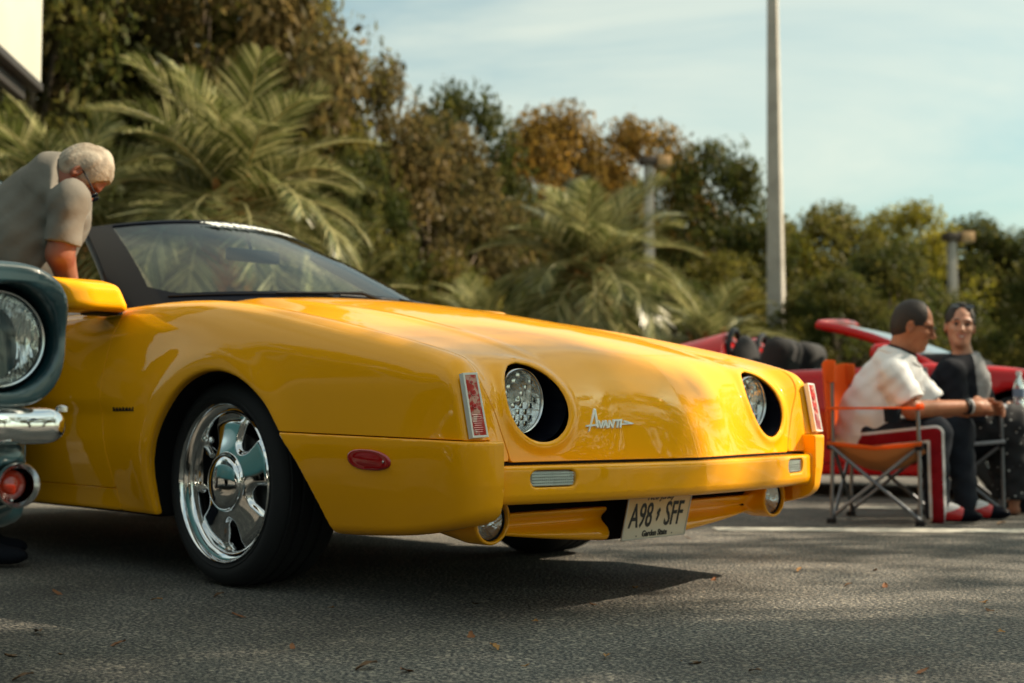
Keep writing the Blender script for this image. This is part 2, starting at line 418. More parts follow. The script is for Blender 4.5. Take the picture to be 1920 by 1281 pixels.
def f_body(p):
    x,a,z=p[:,0],np.abs(p[:,1]),p[:,2]
    f=f_shell(p)
    # lip raised round the headlamp hole
    rr=np.sqrt(((a-.545)*1.0)**2+(z-.574)**2)
    bump=.0065*np.exp(-((rr-.118)/.016)**2)*sstep(.95,1.05,x)
    f=f-bump
    hole=np.maximum(rr-.1035,-(x-.93))
    f=smax(f,-hole,.010)
    ar=ARCHF(x,z)
    wa=np.maximum(np.maximum(ar,-(a-.52)),0*x-1)
    f=smax(f,-wa,.012)
    rb=np.maximum(RARCHF(x,z),-(a-.52)); f=smax(f,-rb,.012)
    # passenger compartment
    cab=rbox(np.stack([x,a,z],1),(-1.52,0,.98),(.80,.67,.64),.10)
    f=smax(f,-cab,.02)
    return f
def surf_x(y,z):
    lo,hi=.9,1.35
    for _ in range(40):
        m_=(lo+hi)/2
        if f_shell(np.array([[m_,y,z]]))[0]<0: lo=m_
        else: hi=m_
    return (lo+hi)/2
S_body=sdf_mesh(f_body,(-1.62,-.95,.15),(1.30,.95,1.05),.0095,lip=1.7)
S_rear=sdf_mesh(f_body,(-3.62,-.95,.15),(-1.50,.95,1.05),.024,lip=1.9)
car=empty('sports_convertible',(0,0,0),label='bright yellow convertible with round recessed headlamps and chrome wheels in the foreground',cat='car')
def fld(S):
    V=S[0]; return V[:,0],V[:,1],np.abs(V[:,1]),V[:,2]
def shut(x,z):   # hood side cut as |y|
    q=sstep(1.0,1.10,x)*sstep(.70,.60,z)
    c=spl([.40,.42,.50,.565,.613,.66,.72],[.660,.662,.688,.715,.742,.752,.757])(z)
    return .757*(1-q)+c*q
def hrear(a): return -.215-.33*(a/.70)**3
G=.0030
x,y,a,z=fld(S_body)
ar=ARCHF(x,z); inwell=(ar<.004)&(a<side_half(x,z)-.022)
onhole=np.sqrt((a-.545)**2+(z-.574)**2)
# scalar that is positive on the outside skin
skin=np.where(inwell,-1.,1.)*np.minimum(np.abs((a-(side_half(x,z)-.022)))+.002,.02)
well=np.minimum(-ar+.006,(side_half(x,z)-.024)-a)
skin=-np.minimum(well,.02)
cabin_in=np.minimum(-(rbox(np.stack([x,a,z],1),(-1.52,0,.98),(.80,.67,.64),.10))+.012,.915-z)
outer=np.minimum(skin,-cabin_in)
hole_in=np.where(x>.9,-(onhole-.1065),-1)         # inside headlamp hole
hood_s=np.minimum.reduce([shut(x,z)-a-G,x-hrear(a)-G,z-.4175,outer,-hole_in+0*x])
under=z-.213
panel('hood',S_body,np.minimum(hood_s,under),yellow,car,depth=.018)
seam=itp(x,[.3,.42,1.1,1.25],[.4945,.4915,.4760,.4720])
xg=spl([.20,.283,.40,.555,.75,.87,.93],[-.560,-.578,-.610,-.632,-.605,-.570,-.550])(z)
cowl_r=np.minimum(hrear(a)-x,.66+.1*sstep(-.3,-.6,x)-a)
fend=np.minimum.reduce([np.maximum(a-shut(x,z)-G,np.minimum(hrear(a)-x-G,-cowl_r+.004)),x-xg-G,np.where(x>.2,z-np.where((a<.737)&(x>1.0),.4175,seam)-G,1.),outer,under-.0])
for sgn,nm in ((-1,'front_fender'),(1,'front_fender')):
    panel(nm,S_body,np.minimum(fend,sgn*y),yellow,car)
door=np.minimum.reduce([xg-x-G,a-.60,z-itp(x,[-1.6,-.565],[.292,.287])-G,outer,under])
qtr=-1.60-x
for sgn in(-1,1): panel('door',S_body,np.minimum(np.minimum(door,sgn*y),x+1.598),yellow,car)
rock=np.minimum.reduce([xg-x-G,itp(x,[-1.6,-.565],[.292,.287])-z-G,a-.5,outer,under,x+1.598])
for sgn in(-1,1): panel('rocker_panel',S_body,np.minimum(rock,sgn*y),yellow,car)
panel('cowl_panel',S_body,np.minimum.reduce([cowl_r-.004,outer,x+.74]),black_pl,car)
panel('wheel_well',S_body,np.minimum(well,z-.15),void_m,car,fl=False)
panel('cabin_tub',S_body,cabin_in,carpet,car,fl=False)
panel('underbody',S_body,np.minimum.reduce([.2125-z,-well,.3-x]),void_m,car,fl=False)
# dark slot behind the hood lip: the shell face under the lip
panel('nose_support',S_body,np.minimum.reduce([.4155-z,x-.9,z-.375,.735-a,outer]),void_m,car,fl=False)
X,Y,A,Z=fld(S_rear)
rc=np.minimum(-(rbox(np.stack([X,A,Z],1),(-1.52,0,.98),(.80,.67,.64),.10))+.02,.93-Z)
panel('rear_body',S_rear,np.minimum(-1.602-X,-rc),yellow,car,fl=False)
panel('rear_cabin_tub',S_rear,np.minimum(-1.59-X,rc),carpet,car,fl=False)
# ---------------- front bumper
xB=spl([0,.25,.51,.65,.74,.9],[1.288,1.272,1.237,1.203,1.178,1.12])
zbot_=spl([.40,.60,.80,.95,1.07,1.15,1.22],[.205,.205,.212,.225,.245,.266,.30])
def f_bump(p):
    x,a,z=p[:,0],np.abs(p[:,1]),p[:,2]
    w=side_half(x,z)+.002
    w=w+.012*sstep(.9,1.12,x)
    zt=.4085-.06*np.maximum(x-1.25,0)
    # main beam
    nx=xB(a)-.30*np.maximum(.335-z,0)
    beam=smax(smax(x-nx,z-zt,.012),-(z-.308),.02)
    beam=np.maximum(beam,-(x-1.02)); beam=np.maximum(beam,a-.76)
    # corner block and side skirt
    st=itp(x,[.3,.42,1.1,1.25],[.4935,.4905,.4750,.4710])
    cn=smax(x-(1.197-.10*np.maximum(.36-z,0)-.05*(a-.7)),(a-w),.075)
    cn=smax(cn,z-st,.007)
    cn=smax(cn,-(z-zbot_(x)),.03)
    wall=(w-.045)-a                # hollow behind the skirt
    front=np.minimum(x-1.06,0*x+1)
    hollow=np.minimum(a-(w-.04),0)
    inner=smax(np.minimum((w-.045)-a,(1.10-x)),-(a-.738),.006)
    cn=np.maximum(cn,inner); cn=np.maximum(cn,-(x-.38))
    f=smin(beam,cn,.006)
    # fog lamp pods
    r=.0655-.02*np.maximum(1.0-x,0)
    pod=np.sqrt((a-.667)**2+(z-.262-.16*np.maximum(1.0-x,0))**2)-r
    pod=smax(pod,x-(1.082+.06*(z-.262)),.007); pod=np.maximum(pod,-(x-.70))
    fh=np.maximum(np.sqrt((a-.667)**2+(z-.262)**2)-.0555,-(x-1.0)); pod=smax(pod,-fh,.004)
    f=smin(f,np.maximum(pod,a-.73),.010)
    # valance between the pods
    zb=.166+.105*a**1.5
    vx=1.065-.05*a-.032*np.exp(-((z-.238)/.022)**2)
    val=smax(smax(x-vx,z-.272,.012),-(z-zb),.022)
    val=np.maximum(val,a-.62); val=np.maximum(val,-(x-.9))
    f=smin(f,val,.02)
    # plate recess (black) cut
    rec=rbox(p,(1.07,0,.225),(.09,.155,.078),.01)
    f=smax(f,-rec,.02)
    # fog holes, turn signal holes
    q=np.stack([x,a,z],1); th=rbox(q,(1.215,.580,.374),(.045,.069,.0215),.0205); f=smax(f,-th,.007)
    ar=ARCHF(x,z); f=smax(f,-np.maximum(ar,-(a-.5)),.006)
    return f
S_b=sdf_mesh(f_bump,(.34,-.92,.13),(1.34,.92,.52),.007,lip=2.4)
panel('front_bumper',S_b,S_b[0][:,2]*0+1,yellow,car,fl=False)
# dark opening behind the grille slot
mb=MB(); mb.box((.90,-.60,.235),(1.005,.60,.33)); mb.box((.96,-.15,.172),(1.03,.15,.31)); mb.build('air_intake',void_m,car,smooth=False)
# ---------------- headlamps
def headlamp(sy):
    yc=.545*sy
    r=Matrix.Translation((1.062,yc+.004*sy,.578))
    pr2=[(.085-.004*q,.1042-.00005*q) for q in range(32)]+[(-.045,.09),(-.045,.03)]
    Vb,Fb=lathe(pr2,96,'x'); Vb=np.array(Vb)+np.array([1.052,yc,.574]); Fb=np.array(Fb)[:,::-1]
    Nb=-(Vb-np.array([0,yc,.574]))*[0,1,1]; Nb/=np.maximum(np.linalg.norm(Nb,axis=1,keepdims=True),1e-9)
    bx=f_shell(Vb); sb=-bx-.004
    Vb,Nb,Fb,_c=clip(Vb,Nb,Fb,sb)
    me=mesh('headlamp_bucket',Vb,Fb); me.set_sharp_from_angle(angle=math.radians(60)); root=link('headlamp_bucket',me,black_gl,car)
    rr=MB(); rr.add(*lathe([(-.02,.088),(.004,.0895),(.008,.087),(.006,.0835),(.0,.083)],64,'x'),mat=r); rr.build('lamp_rim',chrome_s,root,sharp=60)
    # reflector bowl
    pr=[(-.062+.060*(q/14)**2+.0016*math.sin(q*2.6),.0865*q/14+.0005) for q in range(15)]
    rf=MB(); rf.add(*lathe(pr,48,'x'),mat=r); rf.build('reflector',silver2,root,sharp=60)
    # clear faceted lens, slightly domed, with thickness
    n=14; V=[];F=[]
    segs=64
    for i in range(n+1):
        rad=.0835*i/n
        for k in range(segs):
            q=2*math.pi*k/segs; V.append((.004+.012*(1-(rad/.0835)**2),rad*math.cos(q),rad*math.sin(q)))
    for i in range(n):
        for k in range(segs): F.append((i*segs+k,i*segs+(k+1)%segs,(i+1)*segs+(k+1)%segs,(i+1)*segs+k))
    ln=MB(); ln.add(V,F,mat=r); ln.build('lamp_lens',lensglass,root,sharp=80)
    # inner bulb shield and optic blocks
    sh=MB(); sh.add(*lathe([(-.060,.012),(-.012,.013),(-.004,.0125),(-.002,.009),(-.001,.0004)],24,'x'),mat=r); sh.build('bulb_cap',chrome_s,root)
    ob=MB()
    for i in range(-4,5):
        for j in range(-4,5):
            yy,zz=i*.0165,j*.0165+.004
            if math.hypot(yy,zz)<.072 and ((i+j)%2==0 and j<0) or ((i*3+j*5)%4==0 and j>=0 and math.hypot(yy,zz)>.02): ob.box((-.012,yy-.0075,zz-.0075),(-.006-.002*((i*j)%3),yy+.0075,zz+.0075),mat=r,bev=.002)
    ob.build('optic_blocks',chrome_s,root)
    return root
headlamp(-1); headlamp(1)
# ---------------- corner lamps (red, chrome bezel)
def quadpatch(c4,thick,inset=0):
    """box from 4 corner points (tl,tr,br,bl) pushed outward by thick"""
    P4=[Vector(p) for p in c4]; n=(P4[1]-P4[0]).cross(P4[3]-P4[0]).normalized(); c=sum(P4,Vector())/4
    P4=[p+(c-p).normalized()*inset for p in P4]
    V=[tuple(p-n*.004) for p in P4]+[tuple(p+n*thick) for p in P4]
    return V,[(0,1,2,3),(7,6,5,4),(4,5,1,0),(5,6,2,1),(6,7,3,2),(7,4,0,3)],n
def corner_lamp(s):
    pt=[(1.1440,-.8310),(1.1475,-.784)]; pb=[(1.1780,-.8280),(1.1830,-.777)]
    c4=[(pt[0][0],pt[0][1]*-s,.646),(pt[1][0],pt[1][1]*-s,.648),(pb[1][0],pb[1][1]*-s,.484),(pb[0][0],pb[0][1]*-s,.482)]
    if s>0: c4=[c4[1],c4[0],c4[3],c4[2]]
    c4=[(max(surf_x(p[1],p[2]),p[0]-.012)+.001,p[1],p[2]) for p in c4]
    P4=[Vector(p) for p in c4]; n=(P4[1]-P4[0]).cross(P4[3]-P4[0]).normalized()
    if n.x<0: n=-n
    def frame(i0,i1,t0,t1):
        c=sum(P4,Vector())/4
        e=(P4[1]-P4[0]).normalized(); d=(P4[3]-P4[0]).normalized()
        def ins(k): 
            o=[(1,1),(-1,1),(-1,-1),(1,-1)]
            return [P4[q]+e*o[q][0]*k+d*o[q][1]*k for q in range(4)]
        A=ins(i0);B=ins(i1)
        V=[tuple(p+n*t0) for p in A]+[tuple(p+n*t1) for p in A]+[tuple(p+n*t1) for p in B]+[tuple(p+n*(t0)) for p in B]
        F=[]
        for r in range(3):
            for q in range(4): F.append((r*4+q,r*4+(q+1)%4,(r+1)*4+(q+1)%4,(r+1)*4+q))
        return V,F,B
    V,F,B=frame(0,.0055,-.012,.004); m=MB(); m.add(V,F)
    root=m.build('corner_lamp',silver,car,smooth=False)
    V=[tuple(p-n*.01) for p in B]+[tuple(p+n*.0035) for p in B]
    m=MB(); m.add(V,[(4,5,6,7),(0,1,5,4),(1,2,6,5),(2,3,7,6),(3,0,4,7)]); m.build('red_lens',redlens2,root,smooth=False)
    e=(B[1]-B[0]);d=(B[3]-B[0])
    m=MB()
    for k,(u,w,r) in enumerate([(.5,.12,.004),(.5,.30,.0085),(.5,.30,.004),(.45,.52,.007)]):
        c=B[0]+e*u+d*w; Q=n.to_track_quat('X','Z').to_matrix().to_4x4()
        m.add(*lathe([(0,r),(.0045+.001*(k%2),r),(.0052+.001*(k%2),r*.7),(.005+.001*(k%2),.0003)],20,'x'),mat=Matrix.Translation(c+n*.0005)@Q)
    m.build('lens_boss',redlens,root)
    m=MB()
    for k in range(9):
        c=B[0]+e*.5+d*(.66+.035*k)
        w=e*.42*(1-.1*(k%3)); q=d*.009
        m.add([tuple(c-w-q+n*.0036),tuple(c+w-q+n*.0036),tuple(c+w+q+n*.0052),tuple(c-w+q+n*.0052)],[(0,1,2,3)])
    m.build('lens_ribs',redlens2,root,smooth=False)
redlens2=M('red_clear_lens',(.50,.03,.025),rough=.18,coat=1,spec=.8,vary=(42,(.62,.33,.26),.50,.58))
corner_lamp(-1); corner_lamp(1)
# ---------------- side marker on the bumper flank
def side_marker(s):
    n=36; cx,cz,w,h=.800,.4195,.085,.0285
    m=MB(); V=[];F=[]
    rings=[(1.0,-.004),(1.0,.003),(.93,.0065),(.86,.0072),(.80,.0062),(.55,.0085),(.25,.0098),(.02,.010)]
    for (k,d) in rings:
        for i in range(n):
            q=2*math.pi*i/n; c_,s_=math.cos(q),math.sin(q)
            ex=1.35 if c_<0 else 1.05
            xx=cx+w*k*math.copysign(abs(c_)**(1/ex),c_); zz=cz+h*k*math.copysign(abs(s_)**(1/1.15),s_)+.004*(1 if c_<0 else -1)*abs(c_)*k
            w0=float(side_half(np.array([xx]),np.array([zz]))[0])+.001
            V.append((xx,s*(w0+d),zz))
    for r in range(len(rings)-1):
        for i in range(n): F.append((r*n+i,r*n+(i+1)%n,(r+1)*n+(i+1)%n,(r+1)*n+i))
    m.add(V,F); root=m.build('side_marker',redlens,car,sharp=70)
    # the moulded texture along the lower edge and the screw
    m=MB()
    for i in range(22):
        xx=cx-.01+.0042*i; zz=cz-.0205+.00002*(i-4)**2
        w0=float(side_half(np.array([xx]),np.array([zz]))[0])+.010
        m.box((xx-.0012,s*w0-.0012,zz-.0022),(xx+.0012,s*w0+.0012,zz+.0022))
    m.build('lens_teeth',redlens,root,smooth=False)
    m=MB(); w0=float(side_half(np.array([cx+.066]),np.array([cz]))[0])
    m.add(*lathe([(0,.0035),(.0085*s,.0035),(.0092*s,.0025),(.0088*s,.0002)],12,'y'),mat=Matrix.Translation((cx+.062,s*w0,cz-.004))); m.build('screw',chrome_s,root)
side_marker(-1); side_marker(1)
# ---------------- turn signals and fog lamps
def turn_signal(s):
    T=Matrix.Translation((1.2175,.580*s,.374))@Matrix.Rotation(s*math.radians(13.6),4,'Z')
    m=MB(); m.box((-.022,-.070,-.0205),(-.010,.070,.0205),mat=T,bev=.003); root=m.build('turn_signal',silver,car)
    m=MB(); m.box((-.004,-.0685,-.0195),(.0015,.0685,.0195),mat=T,bev=.0025); m.build('signal_lens',lensglass,root)
    m=MB()
    for k in range(5): m.box((-.010,-.066,-.0170+.0075*k),(-.0045,.066,-.0130+.0075*k),mat=T)
    for k in range(22): m.box((-.010,-.065+.006*k,-.018),(-.0065,-.0625+.006*k,.018),mat=T)
    m.build('lens_ribs',silver,root,smooth=False)
turn_signal(-1); turn_signal(1)
def fog_lamp(s):
    T=Matrix.Translation((1.066,.667*s,.262))@Matrix.Scale(.688,4)
    m=MB(); m.add(*lathe([(-.06,.0803),(-.01,.0803),(.004,.080),(.006,.076),(-.004,.0735)],48,'x'),mat=T); root=m.build('fog_lamp',black_pl,car,sharp=60)
    m=MB(); m.add(*lathe([(-.05+.045*(q/9)**2,.0745*q/9+.0004) for q in range(10)],40,'x'),mat=T); m.build('reflector',silver2,root)
    m=MB(); m.add(*lathe([(-.004,.0755),(.004,.066),(.011,.04),(.013,.0004)],48,'x'),mat=T); m.build('fog_lens',lensglass,root,sharp=80)
    m=MB(); m.add(*lathe([(-.04,.010),(-.012,.010),(-.008,.0003)],16,'x'),mat=T); m.build('bulb_cap',chrome_s,root)
fog_lamp(-1); fog_lamp(1)
# ---------------- number plate
def text_me(txt,size,extr=.0008,align='CENTER',shear=0,space=1,bold=0):
    cu=bpy.data.curves.new('lettering','FONT'); cu.body=txt; cu.size=size; cu.extrude=extr; cu.align_x=align; cu.align_y='CENTER'; cu.shear=shear; cu.space_character=space; cu.offset=bold; cu.resolution_u=3
    o=bpy.data.objects.new('lettering',cu); COL.objects.link(o)
    dg=bpy.context.evaluated_depsgraph_get(); me=bpy.data.meshes.new_from_object(o.evaluated_get(dg)); bpy.data.objects.remove(o); me.materials.clear()
    return me
plate_m=bpy.data.materials.new('plate_face'); plate_m.use_nodes=True; _t=plate_m.node_tree; _b=_t.nodes['Principled BSDF']
_c=nd(_t,'ShaderNodeTexCoord'); _s=nd(_t,'ShaderNodeSeparateXYZ'); _r=nd(_t,'ShaderNodeMapRange'); _r.inputs[1].default_value=-.05; _r.inputs[2].default_value=.05
_m=nd(_t,'ShaderNodeMixRGB'); _m.inputs[1].default_value=(.80,.72,.58,1); _m.inputs[2].default_value=(.82,.50,.18,1)
_t.links.new(_c.outputs['Object'],_s.inputs[0]); _t.links.new(_s.outputs[2],_r.inputs[0]); _t.links.new(_r.outputs[0],_m.inputs[0]); _t.links.new(_m.outputs[0],_b.inputs['Base Color']); _b.inputs['Roughness'].default_value=.35
ink=M('plate_ink',(.008,.009,.010),rough=.5)
plate=MB(); plate.box((-.0012,-.152,-.076),(.0012,.152,.076),bev=.0011)
pr=plate.build('license_plate',plate_m,car,loc=(1.108,-.004,.247),rot=(0,math.radians(14),0))
mb=MB()
for lo,hi in (((0,-.152,.072),(.0032,.152,.0765)),((0,-.152,-.0765),(.0032,.152,-.072)),((0,-.1525,-.076),(.0032,-.148,.076)),((0,.148,-.076),(.0032,.1525,.076))): mb.box(lo,hi,bev=.001)
mb.build('plate_rim',M('plate_rim_metal',(.55,.54,.5),rough=.35,metal=.3),pr)
RX=Matrix.Rotation(math.radians(90),4,'Z')@Matrix.Rotation(math.radians(90),4,'X')
def plate_text(t,size,yy,zz,sx=1,shear=0,bold=0,name='plate_lettering',mat=ink,space=1):
    me=text_me(t,size,.0007,shear=shear,space=space,bold=bold); me.transform(RX@Matrix.Scale(sx,4,(1,0,0)))
    o=link(name,me,mat,pr,loc=(.0022,yy,zz)); return o
plate_text('A98',.106,-.078,-.006,sx=.60,bold=.0008)
plate_text('SFF',.106,.078,-.006,sx=.60,bold=.0008)
plate_text('Garden State',.026,.0,-.060,sx=.86,bold=.0007)
plate_text('.',.03,-.085,-.058); plate_text('.',.03,.085,-.058)
plate_text('New Jersey',.027,.0,.052,sx=1.0,shear=.35)
m=MB(); m.add(*prism([(.004,.020),(.010,.012),(.006,.004),(.008,-.002),(.002,-.016),(-.003,-.022),(-.006,-.014),(-.001,-.004),(-.006,.004),(-.002,.014)],.0007,'x')); m.build('state_symbol',ink,pr,smooth=False,loc=(.002,0,-.002))
# plate top frame with dealer lettering, mostly hidden in shade
m=MB(); m.box((.0015,-.10,.066),(.004,.10,.079),bev=.001); m.build('plate_frame_top',chrome_s,pr)
# ---------------- nose script and fender badge
def strokes(segs,w,h):
    """raised bevelled strokes: segs = list of (points, width scale)"""
    mb=MB()
    for pts,ws in segs:
        for (p,q) in zip(pts[:-1],pts[1:]):
            p=Vector((p[0],p[1])); q=Vector((q[0],q[1])); d=(q-p).normalized(); n=Vector((-d.y,d.x))
            w0=w*(ws[0] if isinstance(ws,tuple) else ws)/2; w1=w*(ws[1] if isinstance(ws,tuple) else ws)/2
            p=p-d*w0*.5; q=q+d*w1*.5
            a,b,c_,e=p+n*w0,q+n*w1,q-n*w1,p-n*w0
            V=[(v.x,v.y,0) for v in(a,b,c_,e)]+[(v.x*.0+ (p.x+q.x)/2+(v.x-(p.x+q.x)/2)*.96,(p.y+q.y)/2+(v.y-(p.y+q.y)/2)*.9,h) for v in (a,b,c_,e)]
            mb.add(V,[(4,7,6,5),(0,1,5,4),(1,2,6,5),(2,3,7,6),(3,0,4,7)])
    return mb
# letters laid out in millimetres, baseline at 0
seg=[([(-4,-20),(26,62)],(.75,1.5)),([(26,62),(36,-6)],(1.7,1.5)),([(-16,1),(36,5)],1.15),
([(42,20),(50,-6)],1.3),([(50,-6),(64,20)],(1.1,1.0)),([(60,-7),(74,20)],(1.0,1.1)),([(74,20),(80,-7)],1.3),([(66,4),(78,4)],.8),
([(86,-6),(92,20)],1.2),([(92,20),(104,-6)],1.2),([(104,-6),(112,20)],1.2),([(108,21),(146,22)],1.25),([(124,-6),(129,20)],1.2),([(138,-6),(142,20)],1.2),
([(134,6),(190,9)],.9),([(158,17),(196,9)],(1.6,.3))]
S_=.00082
mb=strokes([([(q[0]*S_,q[1]*S_) for q in pts],w) for pts,w in seg],.0049,.004)
emb_c=np.array([1.17,-.374,.519])
me=mesh('name_script',mb.V,mb.F,smooth=False)
for v in me.vertices:
    yy=emb_c[1]+v.co.x+.28*v.co.y; zz=emb_c[2]-.010+v.co.y*.92-v.co.x*.0; hh=v.co.z
    v.co=(surf_x(yy,zz)+hh+.0005,yy,zz)
link('name_script',me,M('script_metal',(.86,.87,.86),rough=.32,metal=.35,coat=.5),car)
def sidept(xx,zz,s=-1,o=0): return (xx,s*(float(side_half(np.array([xx]),np.array([zz]))[0])+o),zz)
mb=MB(); xq=-.545
for k in range(13):
    w=.0085; ht=.0115 if k%3 else .0125
    V=[];
    for (dx,dz) in ((0,0),(w*.8,0),(w,ht),(w*.2,ht)): V.append(sidept(xq+k*.0117+dx,.553+dz,-1,.0006))
    V2=[(v[0],v[1]-.0018,v[2]) for v in V]
    if k%2: V[2]=V[1];V2[2]=V2[1]
    mb.add(V+V2,[(4,5,6,7),(0,1,5,4),(1,2,6,5),(2,3,7,6),(3,0,4,7)])
V=[sidept(xq-.004,.5525,-1,.0004),sidept(xq+.150,.5525,-1,.0004),sidept(xq+.150,.5555,-1,.0004),sidept(xq-.004,.5555,-1,.0004)]
mb.add(V+[(v[0],v[1]-.0014,v[2]) for v in V],[(4,5,6,7),(0,1,5,4),(1,2,6,5),(2,3,7,6),(3,0,4,7)])
mb.build('fender_badge',black_pl,car,smooth=False)
# ---------------- windscreen
def ws(s,t):
    """s across -1..1, t base 0 .. header 1"""
    bx=-.235-.50*np.abs(s)**2.6; by=.775*s; bz=.955-.022*s*s
    tx=-1.18-.16*np.abs(s)**2.2; ty=.585*s; tz=1.352-.066*s*s
    x=bx+(tx-bx)*t; y=by+(ty-by)*t; z=bz+(tz-bz)*t
    bul=.014*np.sin(np.pi*t)*(1-.3*s*s); return np.stack([x+bul*.55,y,z+bul*.8],-1)
def ws_mesh(s0,s1,t0,t1,ns,nt_,off,cond):
    ss=np.linspace(s0,s1,ns); tt=np.linspace(t0,t1,nt_); Sg,Tg=np.meshgrid(ss,tt,indexing='ij')
    Pw=ws(Sg,Tg); e=1e-3
    n=np.cross(ws(Sg+e,Tg)-ws(Sg-e,Tg),ws(Sg,Tg+e)-ws(Sg,Tg-e)); n/=np.linalg.norm(n,axis=-1,keepdims=True)
    V=(Pw+n*off).reshape(-1,3); F=[]
    for i in range(ns-1):
        for j in range(nt_-1): F.append((i*nt_+j,(i+1)*nt_+j,(i+1)*nt_+j+1,i*nt_+j+1))
    return V,n.reshape(-1,3),np.array(F),Sg.reshape(-1),Tg.reshape(-1)
glass_m=thin_glass('windscreen_glass',(.74,.84,.82),band=(1.17,1.26,(.03,.11,.17)),refl=.9)
V,N,F,s_,t_=ws_mesh(-.985,.985,.0,.99,60,30,.0,None)
link('windscreen_glass',mesh('windscreen_glass',V,F,N),glass_m,car)
V,N,F,s_,t_=ws_mesh(-1.0,1.0,-.06,1.0,160,90,.006,None)
ph=.895-.035*t_-.9*np.maximum(.16-t_,0)**1.0    # pillar inner edge moves in near the base
open_=smin(smin((ph-np.abs(s_))*.7,(t_-.075)*.5,.012),(.978-t_)*.5,.01)
Vc,Nc,Fc,cut=clip(V,N,F,-open_)
Vc,Nc,Fc=flange(Vc,Nc,Fc,cut,.016)
frm=link('windscreen_frame',mesh('windscreen_frame',Vc,Fc,Nc),black_gl,car)
# outer skin of the pillars and header (depth behind the glass plane)
for sg in (-1,1):
    pts=[];rad=[]
    for t in np.linspace(-.04,1.0,22):
        p=ws(np.array(sg*.985),np.array(t)); pts.append(tuple(p+np.array([-.028,-sg*.012,-.012]))); rad.append(.030-.006*t)
    m=MB(); m.tube(pts,rad,12); m.build('windscreen_pillar',black_gl,car,sharp=70)
m=MB(); m.tube([tuple(ws(np.array(s),np.array(1.0))+np.array([-.010,0,-.006])) for s in np.linspace(-.99,.99,30)],.012,12); m.build('windscreen_header',black_gl,car,sharp=70)
# white sun-strip decal across the top of the glass, seen nearly edge-on
white_d=M('white_decal',(.75,.77,.74),rough=.5)
mb=MB(); ks=np.linspace(-.30,.46,60)
for i,(s0,s1) in enumerate(zip(ks[:-1],ks[1:])):
    if i%6==5 and i>8: continue
    t0=.90+.014*math.sin(i*1.7)+(.04 if i<4 else 0); t1=.955+.006*math.sin(i*2.3)
    q=[ws(np.array(a_),np.array(b_))+np.array([.004,0,.009]) for a_,b_ in ((s0,t0),(s1,t0),(s1,t1),(s0,t1))]
    mb.add([tuple(v) for v in q],[(0,1,2,3)])
mb.build('sunstrip_lettering',white_d,car,smooth=False)
# wipers
def wiper(y0,y1):
    # parked low behind the rear edge of the hood
    m=MB(); p=[ws(np.array(y0/.775),np.array(.0))+np.array([.05,0,.004]),ws(np.array((y0*.8+y1*.2)/.775),np.array(.03))+np.array([.035,0,.022]),ws(np.array(y1/.775),np.array(.03))+np.array([.018,0,.014])]
    m.tube([tuple(q) for q in p],[.009,.006,.004],8); root=m.build('wiper_arm',black_pl,car)
    m=MB(); m.tube([tuple(ws(np.array(v/.775),np.array(.04))+np.array([.008,0,.008])) for v in np.linspace(y1-.28,y1+.22,12)],.0035,6); m.build('wiper_blade',black_pl,root)
wiper(.62,.15); wiper(.02,-.38)
# mirror housing
def mirror(s):
    c=np.array([-.63,s*.958,.950])
    def f(p):
        q=p-c; q=q*[1,s,1]
        # housing: rounded wedge, blunt rear, tapering to the tip
        q=q.copy(); q[:,1]-=.42*q[:,2]; q[:,0]+=.15*q[:,2]
        h=rbox(q,(0,0,0),(.100,.108,.058+.0*q[:,0].mean()),.030)*.9
        h=smax(h,(q@np.array([.35,.0,.94]))-.062,.02)
        h=smax(h,(q@np.array([.75,.66,.05]))-.115,.04)
        return h
    V,N,F=sdf_mesh(f,c-.2,c+.2,.009); o=link('mirror_housing',mesh('mirror_housing',V,F,N),yellow,car)
    m=MB(); m.box((-.70,min(s*.83,s*.93),.885),(-.58,max(s*.83,s*.93),.912),bev=.008); m.build('mirror_stalk',black_pl,o)
    m=MB(); m.box((c[0]-.108,c[1]-.100,c[2]-.035),(c[0]-.1035,c[1]+.100,c[2]+.035),bev=.002); m.build('mirror_glass',chrome,o)
mirror(-1); mirror(1)
# interior
def seat(yc):
    f=lambda p:smin(smin(rbox(p,(-1.62,yc,.45),(.26,.25,.09),.06),rbox(p,(-1.93,yc,.70),(.075,.245,.30),.06,R=np.array(Matrix.Rotation(math.radians(14),3,'Y'))),.05),rbox(p,(-2.02,yc,1.02),(.05,.12,.075),.04),.02)
    return sdf_obj('seat',f,(-2.25,yc-.32,.3),(-1.3,yc+.32,1.14),.016,leather,car)
seat(-.36); seat(.36)
def f_dash(p):
    x,a,z=p[:,0],np.abs(p[:,1]),p[:,2]
    d=rbox(np.stack([x,a,z],1),(-.68,0,.80),(.18,.70,.125),.06)
    return smin(d,rbox(p,(-.78,.36,.925),(.13,.17,.045),.04),.04)
sdf_obj('dashboard',f_dash,(-.95,-.75,.6),(-.42,.75,1.02),.014,leather,car)
m=MB(); Tm=Matrix.Translation((-1.02,.36,.885))@Matrix.Rotation(math.radians(-22),4,'Y')
m.tube([tuple(Tm@Vector((0,.185*math.cos(q),.185*math.sin(q)))) for q in np.linspace(0,2*math.pi,33)[:-1]],.014,8,closed=True)
for q in(.1,math.pi-.1,-math.pi/2): m.tube([tuple(Tm@Vector((.03,.03*math.cos(q),.03*math.sin(q)))),tuple(Tm@Vector((0,.18*math.cos(q),.18*math.sin(q))))],.012,8)
m.tube([tuple(Tm@Vector((.0,0,0))),tuple(Tm@Vector((.25,0,0)))],.03,10); m.build('steering_wheel',leather,car)
